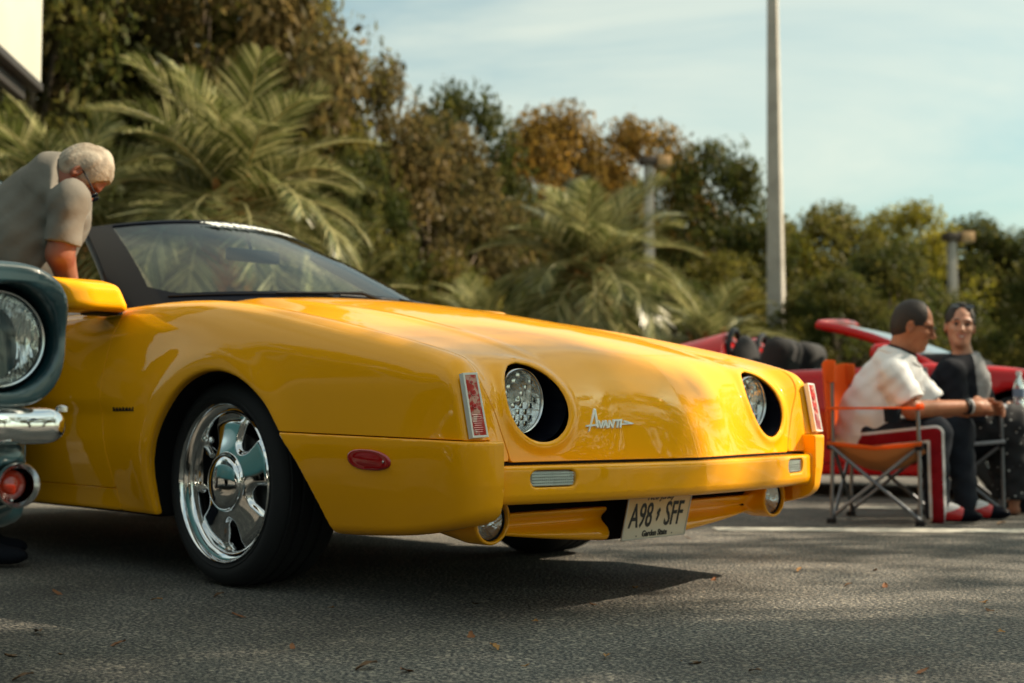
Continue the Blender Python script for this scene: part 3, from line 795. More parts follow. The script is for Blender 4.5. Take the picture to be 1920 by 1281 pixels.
m=MB(); m.box((-1.08,-.10,1.18),(-1.05,.16,1.235),bev=.012); m.tube([(-1.06,.02,1.22),(-1.10,.02,1.31)],.008,8); m.build('rearview_mirror',black_pl,car)
m=MB(); m.box((-2.62,-.66,.93),(-2.30,.66,1.0),bev=.03); m.build('folded_soft_top',M('soft_top_cloth',(.02,.02,.022),rough=.9),car)
m=MB(); m.box((-2.0,-.60,.22),(.85,.60,.30)); m.build('floor_pan',void_m,car,smooth=False)
# ---------------- wheels
def wheel(name,x,yo,s,rt=.3275,rr=.252,rich=True):
    """yo = y of the outer rim face, s = outward side"""
    root=empty(name,(x,yo,rt)); root.parent=car
    sc=rt/.3275
    w=.245
    pr=[(-w+.02,.235),(-w+.0,.262),(-w+.003,.295),(-w+.02,.3175),(-w+.035,.3235)]
    for k in range(4):
        y0=-w+.045+k*.045; pr+=[(y0,.3268),(y0+.030,.3270),(y0+.033,.3195),(y0+.042,.3195)]
    pr+=[(-.028,.3235),(-.012,.3175),(-.002,.306),(.004,.292),(.0055,.280),(.002,.270),(.0045,.2665),(.001,.262),(-.006,.2535),(-.012,.247)]
    pr=[(u*s,r*sc) for u,r in pr]
    m=MB(); m.lathe(pr,96,'y'); me=mesh('tyre',m.V,m.F); me.set_sharp_from_angle(angle=math.radians(35)); ty=link('tyre',me,rubber,root)
    # raised sidewall blocks
    m=MB()
    for k in range(72):
        q=2*math.pi*k/72; c_,s_=math.cos(q),math.sin(q)
        m.add([(c_*r_-s_*t_,s*(.0050),s_*r_+c_*t_) for r_,t_ in ((.296,-.004),(.296,.004),(.306,.006),(.306,-.006))][::1],[(0,1,2,3)])
    # rim barrel
    R=rr*sc
    m=MB(); m.lathe([(-.20*s,R*.93),(-.20*s,R*.90),(-.03*s,R*.86),(-.018*s,R*.90),(-.014*s,R*.965),(-.002*s,R*.975),(.002*s,R*.99),(-.002*s,R*1.003),(-.012*s,R*.995)],96,'y')
    me=mesh('rim_barrel',m.V,m.F); me.set_sharp_from_angle(angle=math.radians(50)); link('rim_barrel',me,chrome,root)
    # spoke disc with five deep openings
    nr,na=46,300
    rad=np.linspace(.0,.905,nr)*R; an=np.linspace(0,2*np.pi,na,endpoint=False)
    Rg,Ag=np.meshgrid(rad,an,indexing='ij')
    rn=Rg/R
    def holef(rn,Ag):
        h=np.full(rn.shape,-9.)
        for k in range(5):
            c_=math.radians(58+72*k); da=(Ag-c_+np.pi)%(2*np.pi)-np.pi
            u=rn*np.sin(da); v=rn*np.cos(da)-.675
            wv=.150+.26*v       # wider towards the rim
            d=np.maximum(np.abs(u)-wv,np.abs(v)-.165); q=np.stack([np.maximum(np.abs(u)-wv+.10,0),np.maximum(np.abs(v)-.10,0)]).reshape(2,*rn.shape)
            dd=np.sqrt((q**2).sum(0))-.10
            h=np.maximum(h,-dd)
        return h
    hf=holef(rn,Ag)
    dep=-.020+.012*np.cos(np.clip(rn/.9,0,1)*np.pi)-.016*sstep(.75,.9,rn)+.0
    dep=dep-.014*sstep(-.045,.0,hf)       # rolled edge into the openings
    cap=np.sqrt(np.clip(1-(rn/.35)**2,0,1)); dep=np.where(rn<.35,-.008+.022*cap,dep)
    V=np.stack([Rg*np.cos(Ag),s*dep,Rg*np.sin(Ag)],-1).reshape(-1,3)
    F=[]
    ii,jj=np.meshgrid(np.arange(nr-1),np.arange(na),indexing='ij'); ii=ii.ravel();jj=jj.ravel(); j2=(jj+1)%na
    F=np.stack([ii*na+jj,ii*na+j2,(ii+1)*na+j2,(ii+1)*na+jj],1)
    # vertex normals from faces
    N=np.zeros_like(V); a_,b_,c_=V[F[:,0]],V[F[:,1]],V[F[:,2]]; d_=V[F[:,3]]; fn=np.cross(c_-a_,d_-b_)
    for k in range(4): np.add.at(N,F[:,k],fn)
    N/=np.maximum(np.linalg.norm(N,axis=1,keepdims=True),1e-12)
    if (N[:,1]*s).mean()<0: N=-N; F=F[:,::-1]
    Vc,Nc,Fc,cut=clip(V,N,F,-(hf.reshape(-1)+.002)); Vc,Nc,Fc=flange(Vc,Nc,Fc,cut,.050,roll=.003)
    link('spoke_disc',mesh('spoke_disc',Vc,Fc,Nc),chrome,root)
    m=MB(); m.lathe([(.0045*s-.013*s,R*.362),(-.007*s,R*.36),(-.0075*s,R*.35),(-.011*s,R*.346)],64,'y'); m.build('centre_cap_ring',chrome,root)
    # brake disc and hub behind
    m=MB(); m.lathe([(-.075*s,.02),(-.075*s,.15),(-.085*s,.15),(-.085*s,.02)],48,'y'); m.build('brake_disc',M('iron',(.05,.05,.05),rough=.5,metal=.8) if 'iron' not in MATS else MATS['iron'],root)
    m=MB(); m.lathe([(-.12*s,.0),(-.12*s,R*.93)],32,'y'); m.build('wheel_back',void_m,root)
    return root
wheel('front_wheel',.0,-.80,-1); wheel('front_wheel',.0,.80,1); wheel('rear_wheel',-2.57,-.82,-1); wheel('rear_wheel',-2.57,.82,1)
# ================================================================ GROUND
def ground_mat(name,c_dark,c_mid,c_light,scale=100,rough=.85,bumpd=.007,patch=.5,sparkle=True):
    m=bpy.data.materials.new(name); m.use_nodes=True; t=m.node_tree; b=t.nodes['Principled BSDF']; l=t.links.new
    c=nd(t,'ShaderNodeTexCoord')
    a=nd(t,'ShaderNodeTexNoise'); a.inputs['Scale'].default_value=scale; a.inputs['Detail'].default_value=3; a.inputs['Roughness'].default_value=.7
    v=nd(t,'ShaderNodeTexVoronoi'); v.inputs['Scale'].default_value=scale*.9; v.inputs['Randomness'].default_value=1
    big=nd(t,'ShaderNodeTexNoise'); big.inputs['Scale'].default_value=.9; big.inputs['Detail'].default_value=7; big.inputs['Roughness'].default_value=.65
    r=nd(t,'ShaderNodeValToRGB'); e=r.color_ramp.elements; e[0].position=.40; e[0].color=(*c_dark,1); e[1].position=.64; e[1].color=(*c_light,1)
    k=e.new(.51); k.color=(*c_mid,1)
    l(c.outputs['Object'],a.inputs[0]); l(c.outputs['Object'],v.inputs[0]); l(c.outputs['Object'],big.inputs[0]); l(a.outputs[0],r.inputs[0])
    vr=nd(t,'ShaderNodeSeparateColor'); l(v.outputs['Color'],vr.inputs[0])
    st=nd(t,'ShaderNodeMapRange'); st.inputs[1].default_value=.90; st.inputs[2].default_value=.99; st.inputs[3].default_value=0; st.inputs[4].default_value=.40
    l(vr.outputs[0],st.inputs[0])
    mx=nd(t,'ShaderNodeMixRGB'); mx.inputs[2].default_value=(.55,.48,.38,1); l(st.outputs[0],mx.inputs[0]); l(r.outputs[0],mx.inputs[1])
    br=nd(t,'ShaderNodeMapRange'); br.inputs[1].default_value=.3; br.inputs[2].default_value=.7; br.inputs[3].default_value=1-patch; br.inputs[4].default_value=1+patch
    l(big.outputs[0],br.inputs[0])
    mu=nd(t,'ShaderNodeVectorMath',operation='SCALE'); l(mx.outputs[0],mu.inputs[0]); l(br.outputs[0],mu.inputs['Scale']); l(mu.outputs[0],b.inputs['Base Color'])
    bp=nd(t,'ShaderNodeBump'); bp.inputs['Strength'].default_value=.9; bp.inputs['Distance'].default_value=bumpd
    ad=nd(t,'ShaderNodeMath',operation='SUBTRACT'); l(a.outputs[0],ad.inputs[0]); l(v.outputs['Distance'],ad.inputs[1]); l(ad.outputs[0],bp.inputs['Height']); l(bp.outputs[0],b.inputs['Normal'])
    b.inputs['Roughness'].default_value=rough; b.inputs['Specular IOR Level'].default_value=.35
    return m
asph=ground_mat('asphalt',(.020,.025,.032),(.095,.092,.086),(.30,.275,.23))
soil=ground_mat('verge_soil',(.02,.022,.01),(.05,.055,.02),(.11,.10,.05),scale=30,bumpd=.03)
def sheet(name,pts,z,mat,**k):
    V=[(p[0],p[1],z) for p in pts]; m=MB(); m.add(V,[tuple(range(len(V)))]); o=m.build(name,mat,smooth=False); return tag(o,**k)
sheet('ground',[(-400,-400),(400,-400),(400,400),(-400,400)],-.004,soil,kind='structure')
def wr(l0,l1,d0,d1): return [wp(l0,d0),wp(l1,d0),wp(l1,d1),wp(l0,d1)]
sheet('car_park_asphalt',wr(-60,60,-45,12.6),0,asph,kind='structure')
paint=M('worn_white_paint',(.46,.45,.40),rough=.8,vary=(14,(.13,.125,.115),.46,.66),bump=(120,.5,.002))
sheet('parking_line',[wp(.95,6.05),wp(9.0,5.35),wp(9.0,5.80),wp(.95,6.22)],.004,paint,kind='structure')
sheet('parking_line',[wp(2.0,7.45),wp(11,7.15),wp(11,7.32),wp(2.0,7.58)],.004,paint,kind='structure')
kerbm=M('concrete_kerb',(.34,.32,.28),rough=.9,bump=(60,.5,.004),vary=(3,(.22,.2,.17),.4,.7))
m=MB(); a0,a1=wp(-40,12.6),wp(40,12.6)
Tk=Matrix.Translation(Vector((CAM[0],CAM[1],0)))@Matrix.Rotation(math.atan2(CR[1],CR[0]),4,'Z')
m.box((-40,12.6,-.05),(40,12.75,.13),mat=Tk,bev=.015); tag(m.build('kerb',kerbm),kind='structure')
sheet('verge',wr(-60,60,12.75,80),.10,soil,kind='structure')
# ================================================================ FOLIAGE
def leaf_mat(name,ca,cb,cc,scale=.9,trans=.55):
    m=bpy.data.materials.new(name); m.use_nodes=True; t=m.node_tree; b=t.nodes['Principled BSDF']; l=t.links.new; o=t.nodes['Material Output']
    at=nd(t,'ShaderNodeAttribute',attribute_name='tone'); r=nd(t,'ShaderNodeValToRGB'); e=r.color_ramp.elements
    e[0].color=(*ca,1); e[0].position=.0; e[1].color=(*cc,1); e[1].position=1; k=e.new(.5); k.color=(*cb,1)
    l(at.outputs['Fac'],r.inputs[0]); l(r.outputs[0],b.inputs['Base Color']); b.inputs['Roughness'].default_value=.5
    tr=nd(t,'ShaderNodeBsdfTranslucent'); mx=nd(t,'ShaderNodeMixShader'); mx.inputs[0].default_value=trans
    l(r.outputs[0],tr.inputs[0]); l(b.outputs[0],mx.inputs[1]); l(tr.outputs[0],mx.inputs[2]); l(mx.outputs[0],o.inputs[0])
    return m
bark=M('bark',(.10,.075,.05),rough=.95,bump=(14,.8,.03),vary=(8,(.20,.15,.10),.4,.7))
LM={'dark':leaf_mat('leaf_dark',(0.024,0.037,0.010),(0.061,0.073,0.017),(0.171,0.140,0.034)),
'olive':leaf_mat('leaf_olive',(0.043,0.052,0.011),(0.116,0.110,0.022),(0.293,0.226,0.043)),
'rust':leaf_mat('leaf_rust',(0.055,0.049,0.012),(0.183,0.116,0.024),(0.390,0.213,0.039)),
'lime':leaf_mat('leaf_lime',(0.073,0.085,0.010),(0.201,0.183,0.020),(0.403,0.329,0.043)),
'brown':leaf_mat('leaf_brown',(0.037,0.039,0.015),(0.107,0.088,0.032),(0.268,0.177,0.061))}
for m_ in LM.values(): m_.node_tree.nodes['Principled BSDF'].inputs['Specular IOR Level'].default_value=.12
def leaves(cent,rad,n,size,seed,flat=.8):
    """n leaf quads spread in clumps; returns V,F,tone"""
    g=np.random.default_rng(seed)
    ci=g.integers(0,len(cent),n); d=g.normal(size=(n,3)); d/=np.linalg.norm(d,axis=1,keepdims=True)
    r=g.random(n)**.45
    P=cent[ci]+d*(r*rad[ci])[:,None]*np.array([1,1,flat])
    nrm=d*.6+g.normal(size=(n,3))*.7+np.array([0,0,.5]); nrm/=np.linalg.norm(nrm,axis=1,keepdims=True)
    u=np.cross(nrm,g.normal(size=(n,3))); u/=np.linalg.norm(u,axis=1,keepdims=True); v=np.cross(nrm,u)
    s=size*(.6+.8*g.random(n))[:,None]
    a=P+u*s; b=P+v*s*.42; c_=P-u*s; e=P-v*s*.42
    V=np.stack([a,b,c_,e],1).reshape(-1,3); F=np.arange(4*n).reshape(n,4)
    ct=g.random(len(cent))
    tone=np.clip(.25+.55*ct[ci]*.8+.35*g.random(n)-.1,0,1)
    return V,F,np.repeat(tone,4)
def tone_mesh(name,V,F,tone):
    me=bpy.data.meshes.new(name); me.vertices.add(len(V)); me.vertices.foreach_set('co',V.ravel()); me.loops.add(F.size); me.loops.foreach_set('vertex_index',F.ravel().astype(np.int32))
    me.polygons.add(len(F)); me.polygons.foreach_set('loop_start',np.arange(0,F.size,4,dtype=np.int32)); me.polygons.foreach_set('loop_total',np.full(len(F),4,dtype=np.int32))
    me.update(calc_edges=True); at=me.attributes.new('tone','FLOAT','POINT'); at.data.foreach_set('value',tone.astype(np.float32)); me.validate(); return me
def tree_proto(seed,nclump,nleaf,size,spread=1.0,low=.15,open_=0.0):
    """unit tree: crown radius 1, total height 2; crown mesh + trunk mesh"""
    g=np.random.default_rng(seed); cent=[];rad=[]
    for i in range(nclump):
        th=g.random()*2*math.pi; u=g.random(); zz=low*2+ (2-low*2)*u
        prof=math.sin(math.pi*min(1,max(.06,(u*.93+.05))))**.6
        rr=prof*(.50+.45*g.random()**.5)*spread*(1+.18*math.sin(3*th+seed))
        cent.append((rr*math.cos(th),rr*math.sin(th),zz-.08*rr)); rad.append(.13+.15*g.random()*(1-open_))
    cent=np.array(cent);rad=np.array(rad)
    V,F,T=leaves(cent,rad,nleaf,size,seed+1)
    crown=tone_mesh('crown',V,F,T)
    m=MB(); top=Vector((.08*math.sin(seed),.08*math.cos(seed),1.35)); m.tube([(0,0,-.05),(.02,.01,.35),(.03,-.02,.8),tuple(top)],[.075,.055,.045,.02],8)
    for i in g.choice(len(cent),min(26,len(cent)),replace=False):
        c=Vector(cent[i]); z0=.25+.8*g.random(); b=Vector((.02,0,z0)); mid=(b+c)/2+Vector((0,0,.10)); m.tube([tuple(b),tuple(mid),tuple(c)],[.026,.016,.006],5)
    tr=mesh('trunk',m.V,m.F)
    return crown,tr
TP=[tree_proto(11,170,30000,.028),tree_proto(23,150,27000,.029,low=.10),tree_proto(37,110,15000,.028,open_=.4,low=.20),tree_proto(51,170,30000,.027,low=.04),tree_proto(77,75,6800,.032,low=.30,open_=.3)]
CROWN={}
def tree(name,label,lat,dep,w,h,kind,v,rz,group='trees along the far side of the car park',cat='tree',z=.1,extra=1.0):
    """w = crown radius, h = total height in metres"""
    root=empty(name,wp(lat,dep,z),rz,label,cat,group)
    key=(v,kind)
    if key not in CROWN:
        me=TP[v][0] if not any(k[0]==v for k in CROWN) else TP[v][0].copy(); me.materials.clear(); me.materials.append(LM[kind]); CROWN[key]=me
    c=bpy.data.objects.new('crown',CROWN[key]); COL.objects.link(c); c.parent=root; c.scale=(w,w,h/2)
    t=bpy.data.objects.new('trunk',TP[v][1]); COL.objects.link(t); t.parent=root; t.scale=(w*.8,w*.8,h/2)
    if not TP[v][1].materials: TP[v][1].materials.append(bark)
    return root
# (pixel-free) lateral, depth, radius, height in metres
TR=[
('broadleaf_tree','tall dark shady tree right behind the white sign panel',-7.2,19,2.6,8.9,'dark',0,.3),
('broadleaf_tree','tall tree with reddish brown leaves and bare branches above the man in grey',-5.0,20.5,2.7,9.4,'brown',1,1.1),
('broadleaf_tree','tall tree with olive leaves rising behind the large feathery palm',-3.95,21,2.1,8.0,'olive',3,2.0),
('open_branched_tree','sparse open branched tree whose twigs reach out against the sky right of the big palm',-2.55,21.5,1.8,6.3,'brown',2,.7),
('open_branched_tree','airy brownish tree low to the right of the feathery palm',-1.4,22,2.0,5.4,'brown',2,2.9),
('broadleaf_tree','rounded dark green tree crown just above the middle of the windscreen line',-1.0,25,1.8,6.5,'dark',1,.2),
('broadleaf_tree','orange brown domed tree in the middle of the far row',.75,27,2.0,6.55,'rust',0,1.9),
('broadleaf_tree','golden brown tree behind the twin headed lamp post',2.75,28,2.2,6.5,'rust',3,.9),
('broadleaf_tree','dark olive tree standing between the short lamp post and the tall concrete pole',4.05,26.5,1.7,5.75,'dark',1,3.0),
('broadleaf_tree','bright yellow green tree right behind the tall concrete pole',5.45,27,1.45,4.25,'lime',0,.5),
('broadleaf_tree','olive green rounded tree to the right of the tall concrete pole',6.8,27.5,1.8,4.65,'olive',1,1.4),
('broadleaf_tree','yellowish olive tree above the seated man',8.3,27.5,1.8,4.7,'lime',3,2.2),
('broadleaf_tree','dark leafy tree behind the lamp post above the smiling woman',10.1,28.5,1.9,4.5,'dark',0,.8),
('broadleaf_tree','dark tree at the right edge with a ragged top',11.9,28,1.9,4.55,'dark',1,2.6),
('broadleaf_tree','dark tree filling the far left behind the palms',-9.6,21,2.4,8.6,'dark',3,.9),
('broadleaf_tree','brownish tree deep behind the small left palms',-6.4,24,2.6,9.6,'brown',1,.1),
]
for a_ in TR: tree(*a_)
# lower shrubs and second row that close the gaps
SHN=['first from the left edge','second from the left edge','between the left palms','behind the bent person','left of the big palm heart','right behind the big palm','right of the big palm','left of the middle palm','behind the middle palm crown','right behind the middle palm','between middle palm and concrete pole','just left of the concrete pole','just right of the concrete pole','above the red windscreen','behind the seated man','behind the smiling woman','at the right edge']
kinds=['dark','olive','brown','dark','olive','dark','olive','dark','dark','dark','olive','dark','dark','dark','dark','dark','olive','dark','dark','dark']
SHL=['small pale palm']
for i in range(17):
    lat=-8.2+i*1.18; dep=20.5+1.6*math.sin(i*2.1)
    k=kinds[i]; hh=2.3+.75*abs(math.sin(i*1.7))+(1.3 if i<6 else 0)
    where='behind the big palm and the sign' if i<5 else ('behind the middle palm' if i<9 else ('behind the red convertible' if i<13 else 'behind the seated couple'))
    col_={'dark':'dark green','olive':'olive green','brown':'brownish'}[k]
    tree('shrub',f'{col_} leafy shrub low in the growth, {SHN[i]}',lat,dep,1.15,hh,k,[0,1,3][i%3],i*.7,group='shrubs under the far trees',cat='shrub')
for i in range(10):
    tree('backdrop_tree','dark tree in the far second row that closes the gaps between the crowns',-10.5+i*2.55,33+1.5*math.sin(i),2.2,[10,9.5,9.2,7.2,6.2,6.3,5.0,4.6,4.5,4.4][i],['dark','olive'][i%2],[3,0][i%2],i*1.3,group='trees of the far second row')
# shade trees beside and behind the camera (their shadows fall over the cars)
for i,(lt,dp,w,h,v) in enumerate([(7.9,1.9,2.6,8.0,4),(9.3,9.0,2.2,8.6,4),(8.0,-.4,2.7,8.4,4),(12.0,4.6,2.8,11.5,4)]):
    tree('shade_tree','broad shade tree beside the car park, outside the picture',lt,dp,w,h,'olive',v,i*.9,group='shade trees beside the car park',z=0)
for i,(lt,dp,w,h,v) in enumerate([(-12,-13,3,7.5,0),(-5.5,-17,3.2,8,1),(1.5,-19,3.0,7,3),(-16,-5,3,8,3),(-15,4,3,8,0)]):
    tree('distant_tree','leafy tree across the car park behind the photographer',lt,dp,w,h,['dark','olive'][i%2],v,i*.9,group='trees behind the photographer',z=0)
# ---- palms
def frond_mesh(seed,L=1.0,droop=1.0,pairs=60):
    g=np.random.default_rng(seed); V=[];T=[]
    def rach(t):
        a=math.radians(62)-droop*1.75*t**1.15
        return a
    P=[np.zeros(3)]; n=26; ang=[]
    for i in range(n):
        a=rach(i/n); ang.append(a); P.append(P[-1]+np.array([math.cos(a),0,math.sin(a)])*L/n)
    ang.append(rach(1)); P=np.array(P)
    for s in (-1,1):
        for j in range(pairs):
            t=.10+.9*(j+.5*g.random())/pairs; f_=t*n; i=min(int(f_),n-1); p=P[i]+(P[i+1]-P[i])*(f_-i); a=ang[i]
            tg=np.array([math.cos(a),0,math.sin(a)]); up=np.array([-math.sin(a),0,math.cos(a)])
            ll=.34*L*(math.sin(math.pi*min(1,t*.86+.12))**.6)*(.85+.3*g.random())
            d=tg*(.45+.55*t)+np.array([0,s*1.0,0])*(1.05-.45*t)+up*(.38+.2*g.random()-.3*t); d/=np.linalg.norm(d)
            sag=np.array([0,0,-.20*ll]); w=np.cross(d,up); w=w/np.linalg.norm(w)*.0050*L
            q0=p; q1=p+d*ll*.5+sag*.25; q2=p+d*ll*.95+sag
            V+= [q0-w*.6,q0+w*.6,q1+w,q1-w, q1-w,q1+w,q2+w*.15,q2-w*.15]; tt=.22+.70*g.random()**1.15; T+=[tt]*8
    m=MB(); m.tube([tuple(p) for p in P[::2]],[.014*L*(1-.75*i/len(P[::2])) for i in range(len(P[::2]))],5)
    V=np.array(V); F=np.arange(len(V)).reshape(-1,4)
    rv=np.array(m.V); rf=np.array([f for f in m.F if len(f)==4]); o=len(V)
    V=np.vstack([V,rv]); F=np.vstack([F,rf+o]); T=T+[.9]*len(rv)
    return tone_mesh('frond',V,F,np.array(T))
palm_m=leaf_mat('palm_leaf',(.022,.036,.010),(.110,.125,.030),(.66,.60,.30),trans=.35)  # pale end of the ramp paints sun glints on random leaflets
for k_ in ('Principled BSDF',): palm_m.node_tree.nodes[k_].inputs['Roughness'].default_value=.32
palm_dry=leaf_mat('palm_dry',(.20,.09,.03),(.36,.17,.05),(.50,.28,.09))
FR=[frond_mesh(1,1,.75),frond_mesh(2,1,1.0),frond_mesh(3,1,1.25),frond_mesh(4,1,.5)]
for f_ in FR: f_.materials.append(palm_m)
DRY=FR[2].copy(); DRY.materials.clear(); DRY.materials.append(palm_dry)
bootm=M('palm_boot',(.55,.24,.07),rough=.9,vary=(9,(.30,.13,.05),.4,.65))
def palm(label,lat,dep,zc,L,n,seed,dry=4,group='feathery palms in front of the far trees'):
    g=np.random.default_rng(seed); root=empty('feather_palm',wp(lat,dep,.1),g.random()*6,label,'palm',group)
    m=MB(); hz=zc-.1; m.tube([(0,0,-.1),(.02,0,hz*.5),(0,0,hz)],[.17*L/2.3,.15*L/2.3,.20*L/2.3],12); m.build('trunk',bark,root)
    m=MB()
    for i in range(46):
        a=i*2.4; z_=hz-.75+.8*i/46; r=(.14+.07*i/46)*L/2.3
        T_=Matrix.Translation((r*math.cos(a),r*math.sin(a),z_))@Matrix.Rotation(a,4,'Z')@Matrix.Rotation(math.radians(28),4,'Y')
        m.add([(-.02,-.08,0),(-.02,.08,0),(.07,0,.0),(.0,-.045,.40),(.0,.045,.40),(.03,0,.40)],[(0,1,4,3),(1,2,5,4),(2,0,3,5),(3,4,5)],mat=T_)
    tag(m.build('leaf_bases',bootm,root,smooth=False),kind='stuff')
    for i in range(n+dry):
        d_=i>=n
        o=bpy.data.objects.new('frond',DRY if d_ else FR[[3,0,1,2][min(3,int((i+.5)/n*3.2+g.random()*.9))]]); COL.objects.link(o); o.parent=root
        if d_: o['label']='dry orange brown frond hanging below the crown'
        q=(i+.5)/n; tilt=(-.95+2.55*q+.25*g.random()) if not d_ else .95
        s=L*(.80+.3*g.random())*(1 if not d_ else .45)
        o.location=(0,0,hz-.05); o.rotation_euler=(g.normal()*.12,tilt*.62,i*2.39996+.3*g.random()); o.scale=(s,s,s)
palm('large feathery palm rising behind the windscreen with an orange brown heart',-2.80,13,2.52,1.80,46,5,dry=7)
palm('round feathery palm in the middle behind the hood, shorter than the big one',1.02,17,2.30,1.62,52,8)
palm('feathery palm at the left behind the man in grey',-4.75,13.6,2.35,1.75,34,12)
palm('small palm half hidden at the far left under the sign',-5.7,12.9,2.2,1.5,26,15)
palm('low palm seen through the windscreen glass',-1.95,13.8,1.35,1.35,30,21)
palm('low pale palm between the middle palm and the concrete pole',2.75,18,1.35,1.35,28,25)
palm('low dark palm left of the middle palm',-.45,18.5,1.65,1.2,26,33)
# ================================================================ POLES AND SIGN
conc=M('concrete_pole',(.46,.43,.38),rough=.85,bump=(20,.3,.01),vary=(3,(.34,.31,.27),.4,.7))
def sq_pole(name,label,lat,dep,h,w0,w1,rz,mat,group='lamp posts in the car park'):
    root=empty(name,wp(lat,dep,.0),math.atan2(CR[1],CR[0])+rz,label,'pole',group)
    m=MB(); c=.12
    def ring(w,z):
        a=w/2; b=a*(1-c*2*.5)
        return [(a,-b,z),(a,b,z),(b,a,z),(-b,a,z),(-a,b,z),(-a,-b,z),(-b,-a,z),(b,-a,z)]
    V=ring(w0,-.1)+ring(w1,h); m.add(V,[(i,(i+1)%8,8+(i+1)%8,8+i) for i in range(8)]+[tuple(range(8,16))]); m.build('shaft',mat,root,smooth=False)
    return root
sq_pole('concrete_pole','tall square concrete pole crossing the whole sky right of the middle',4.08,20,10.5,.29,.085,math.radians(-24),conc,group='poles in the car park')
def lamp_post(label,lat,dep,h,w,rz):
    r=sq_pole('lamp_post',label,lat,dep,h,w*1.1,w*.9,rz,conc)
    bz=M('shaded_lamp_head',(.055,.035,.022),rough=.5) if 'shaded_lamp_head' not in MATS else MATS['shaded_lamp_head']
    tn=M('sunlit_lamp_head',(.50,.30,.13),rough=.5) if 'sunlit_lamp_head' not in MATS else MATS['sunlit_lamp_head']  # sunlight put into this head's colour; the dark copy is its shaded tone
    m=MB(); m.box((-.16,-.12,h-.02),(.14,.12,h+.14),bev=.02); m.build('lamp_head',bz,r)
    m=MB(); m.box((.142,-.15,h-.04),(.40,.15,h+.15),bev=.02); h2=m.build('lamp_head',tn,r); h2['label']='lamp head with sunlight painted in as a tan tone'
    m=MB(); m.box((.165,-.13,h-.05),(.38,.13,h-.035)); m.build('lamp_diffuser',M('lamp_diffuser',(.7,.66,.55),rough=.3) if 'lamp_diffuser' not in MATS else MATS['lamp_diffuser'],h2,smooth=False)
lamp_post('short lamp post with two box heads above the middle palm',2.52,23.8,5.15,.16,.2)
lamp_post('short lamp post with a box head rising behind the smiling woman',8.38,24.6,3.85,.15,.2)
signw=M('sign_white',(.55,.55,.48),rough=.6,vary=(2,(.50,.50,.43),.4,.7)); signf=M('sign_frame',(.03,.026,.025),rough=.5)
A_=np.array(wp(-3.335,9.0)); B_=np.array(wp(-3.07,6.0)); dv=(A_-B_); Ls=np.linalg.norm(dv); ang=math.atan2(dv[1],dv[0])
root=empty('sign_board',tuple(B_),ang,'large blank white sign board on posts at the upper left corner','sign')
m=MB(); m.box((0,-.03,2.86),(Ls,.03,5.3),bev=.008); m.build('sign_panel',signw,root)
m=MB(); m.box((-.03,-.04,2.80),(Ls+.02,.05,2.857),bev=.008); m.box((-.03,.032,2.70),(Ls-.15,.10,2.795),bev=.01); m.build('sign_frame',signf,root)
for q in (.35,Ls-1.18): m=MB(); m.box((q,-.02,0),(q+.16,.12,2.70),bev=.01); m.box((q-.02,-.04,0),(q+.20,.14,2.25),bev=.01); m.build('sign_post',signw,root)
# ================================================================ RED CONVERTIBLES
redp=M('red_paint',(.48,.002,.004),rough=.4,coat=.5,coat_r=.05,spec=.2)
def f_red(p):
    x,a,z=p[:,0],np.abs(p[:,1]),p[:,2]
    top=itp(x,[-2.2,-1.9,-1.2,-.35,.75,1.5,2.0,2.25],[.70,.86,.90,.83,.86,.74,.60,.42])
    top=top+.05*np.exp(-((x-1.30)/.45)**2)*sstep(.4,.75,a)+.04*np.exp(-((x+1.35)/.4)**2)*sstep(.4,.8,a)
    w=itp(x,[-2.25,-1.9,-1.2,0,1.3,2.0,2.25],[.72,.90,.97,.93,.95,.80,.55])-.10*np.clip(z-.55,0,1)**1.3*2-.05*np.clip(.4-z,0,1)*2
    f=smax(smax((z-top)*.95,a-w,.08),np.abs(x)-2.24+.25*np.abs(z-.45),.08)
    f=smax(f,-(z-.14),.03)
    # side intake scoop
    f=smax(f,-(rbox(np.stack([x,a,z],1),(-.95,.93,.55),(.22,.06,.10),.05)),.04)
    for wx in(-1.35,1.30):
        r=np.sqrt((x-wx)**2+(z-.33)**2); f=smax(f,-np.maximum(r-.37,-(a-.62)),.015)
    f=smax(f,-rbox(np.stack([x,a,z],1),(-.15,0,.95),(.62,.70,.55),.10),.03)
    return f
def f_fairing(p):
    x,a,z=p[:,0],np.abs(p[:,1]),p[:,2]
    t=np.clip((x+1.75)/1.05,0,1); r=.03+.185*t
    f=np.sqrt(((a-.36)/1.15)**2+((z-.80)*.80)**2)-r-.06
    f=np.maximum(f,x+.68+.30*(z-.9)); f=np.maximum(f,-(x+1.80)); return np.maximum(f*.8,-(z-.8))
Sr=sdf_mesh(f_red,(-2.35,-1.02,.1),(2.35,1.02,1.05),.026,lip=1.8); Sf=sdf_mesh(f_fairing,(-1.9,-.75,.78),(-.5,.75,1.25),.02,lip=2)
red=empty('red_convertible',wp(2.40,9.4,0),math.atan2(CR[1],CR[0])-math.radians(27),'red open topped sports car behind the seated couple, its windscreen beside the man','car')
x_,y_,a_,z_=fld(Sr)
doorr=np.minimum.reduce([.66-x_,x_+.70,a_-.6,z_-.22,.86-z_])
cabr=-(rbox(np.stack([x_,a_,z_],1),(-.15,0,.95),(.62,.70,.55),.10))+.012
wellr=np.maximum(.385-np.sqrt((x_+1.35)**2+(z_-.33)**2),.385-np.sqrt((x_-1.30)**2+(z_-.33)**2)); wellr=np.minimum(wellr,(itp(x_,[-2.25,-1.9,-1.2,0,1.3,2.0,2.25],[.72,.90,.97,.93,.95,.80,.55])-.10)-a_)
ob=np.minimum(-cabr,-wellr)
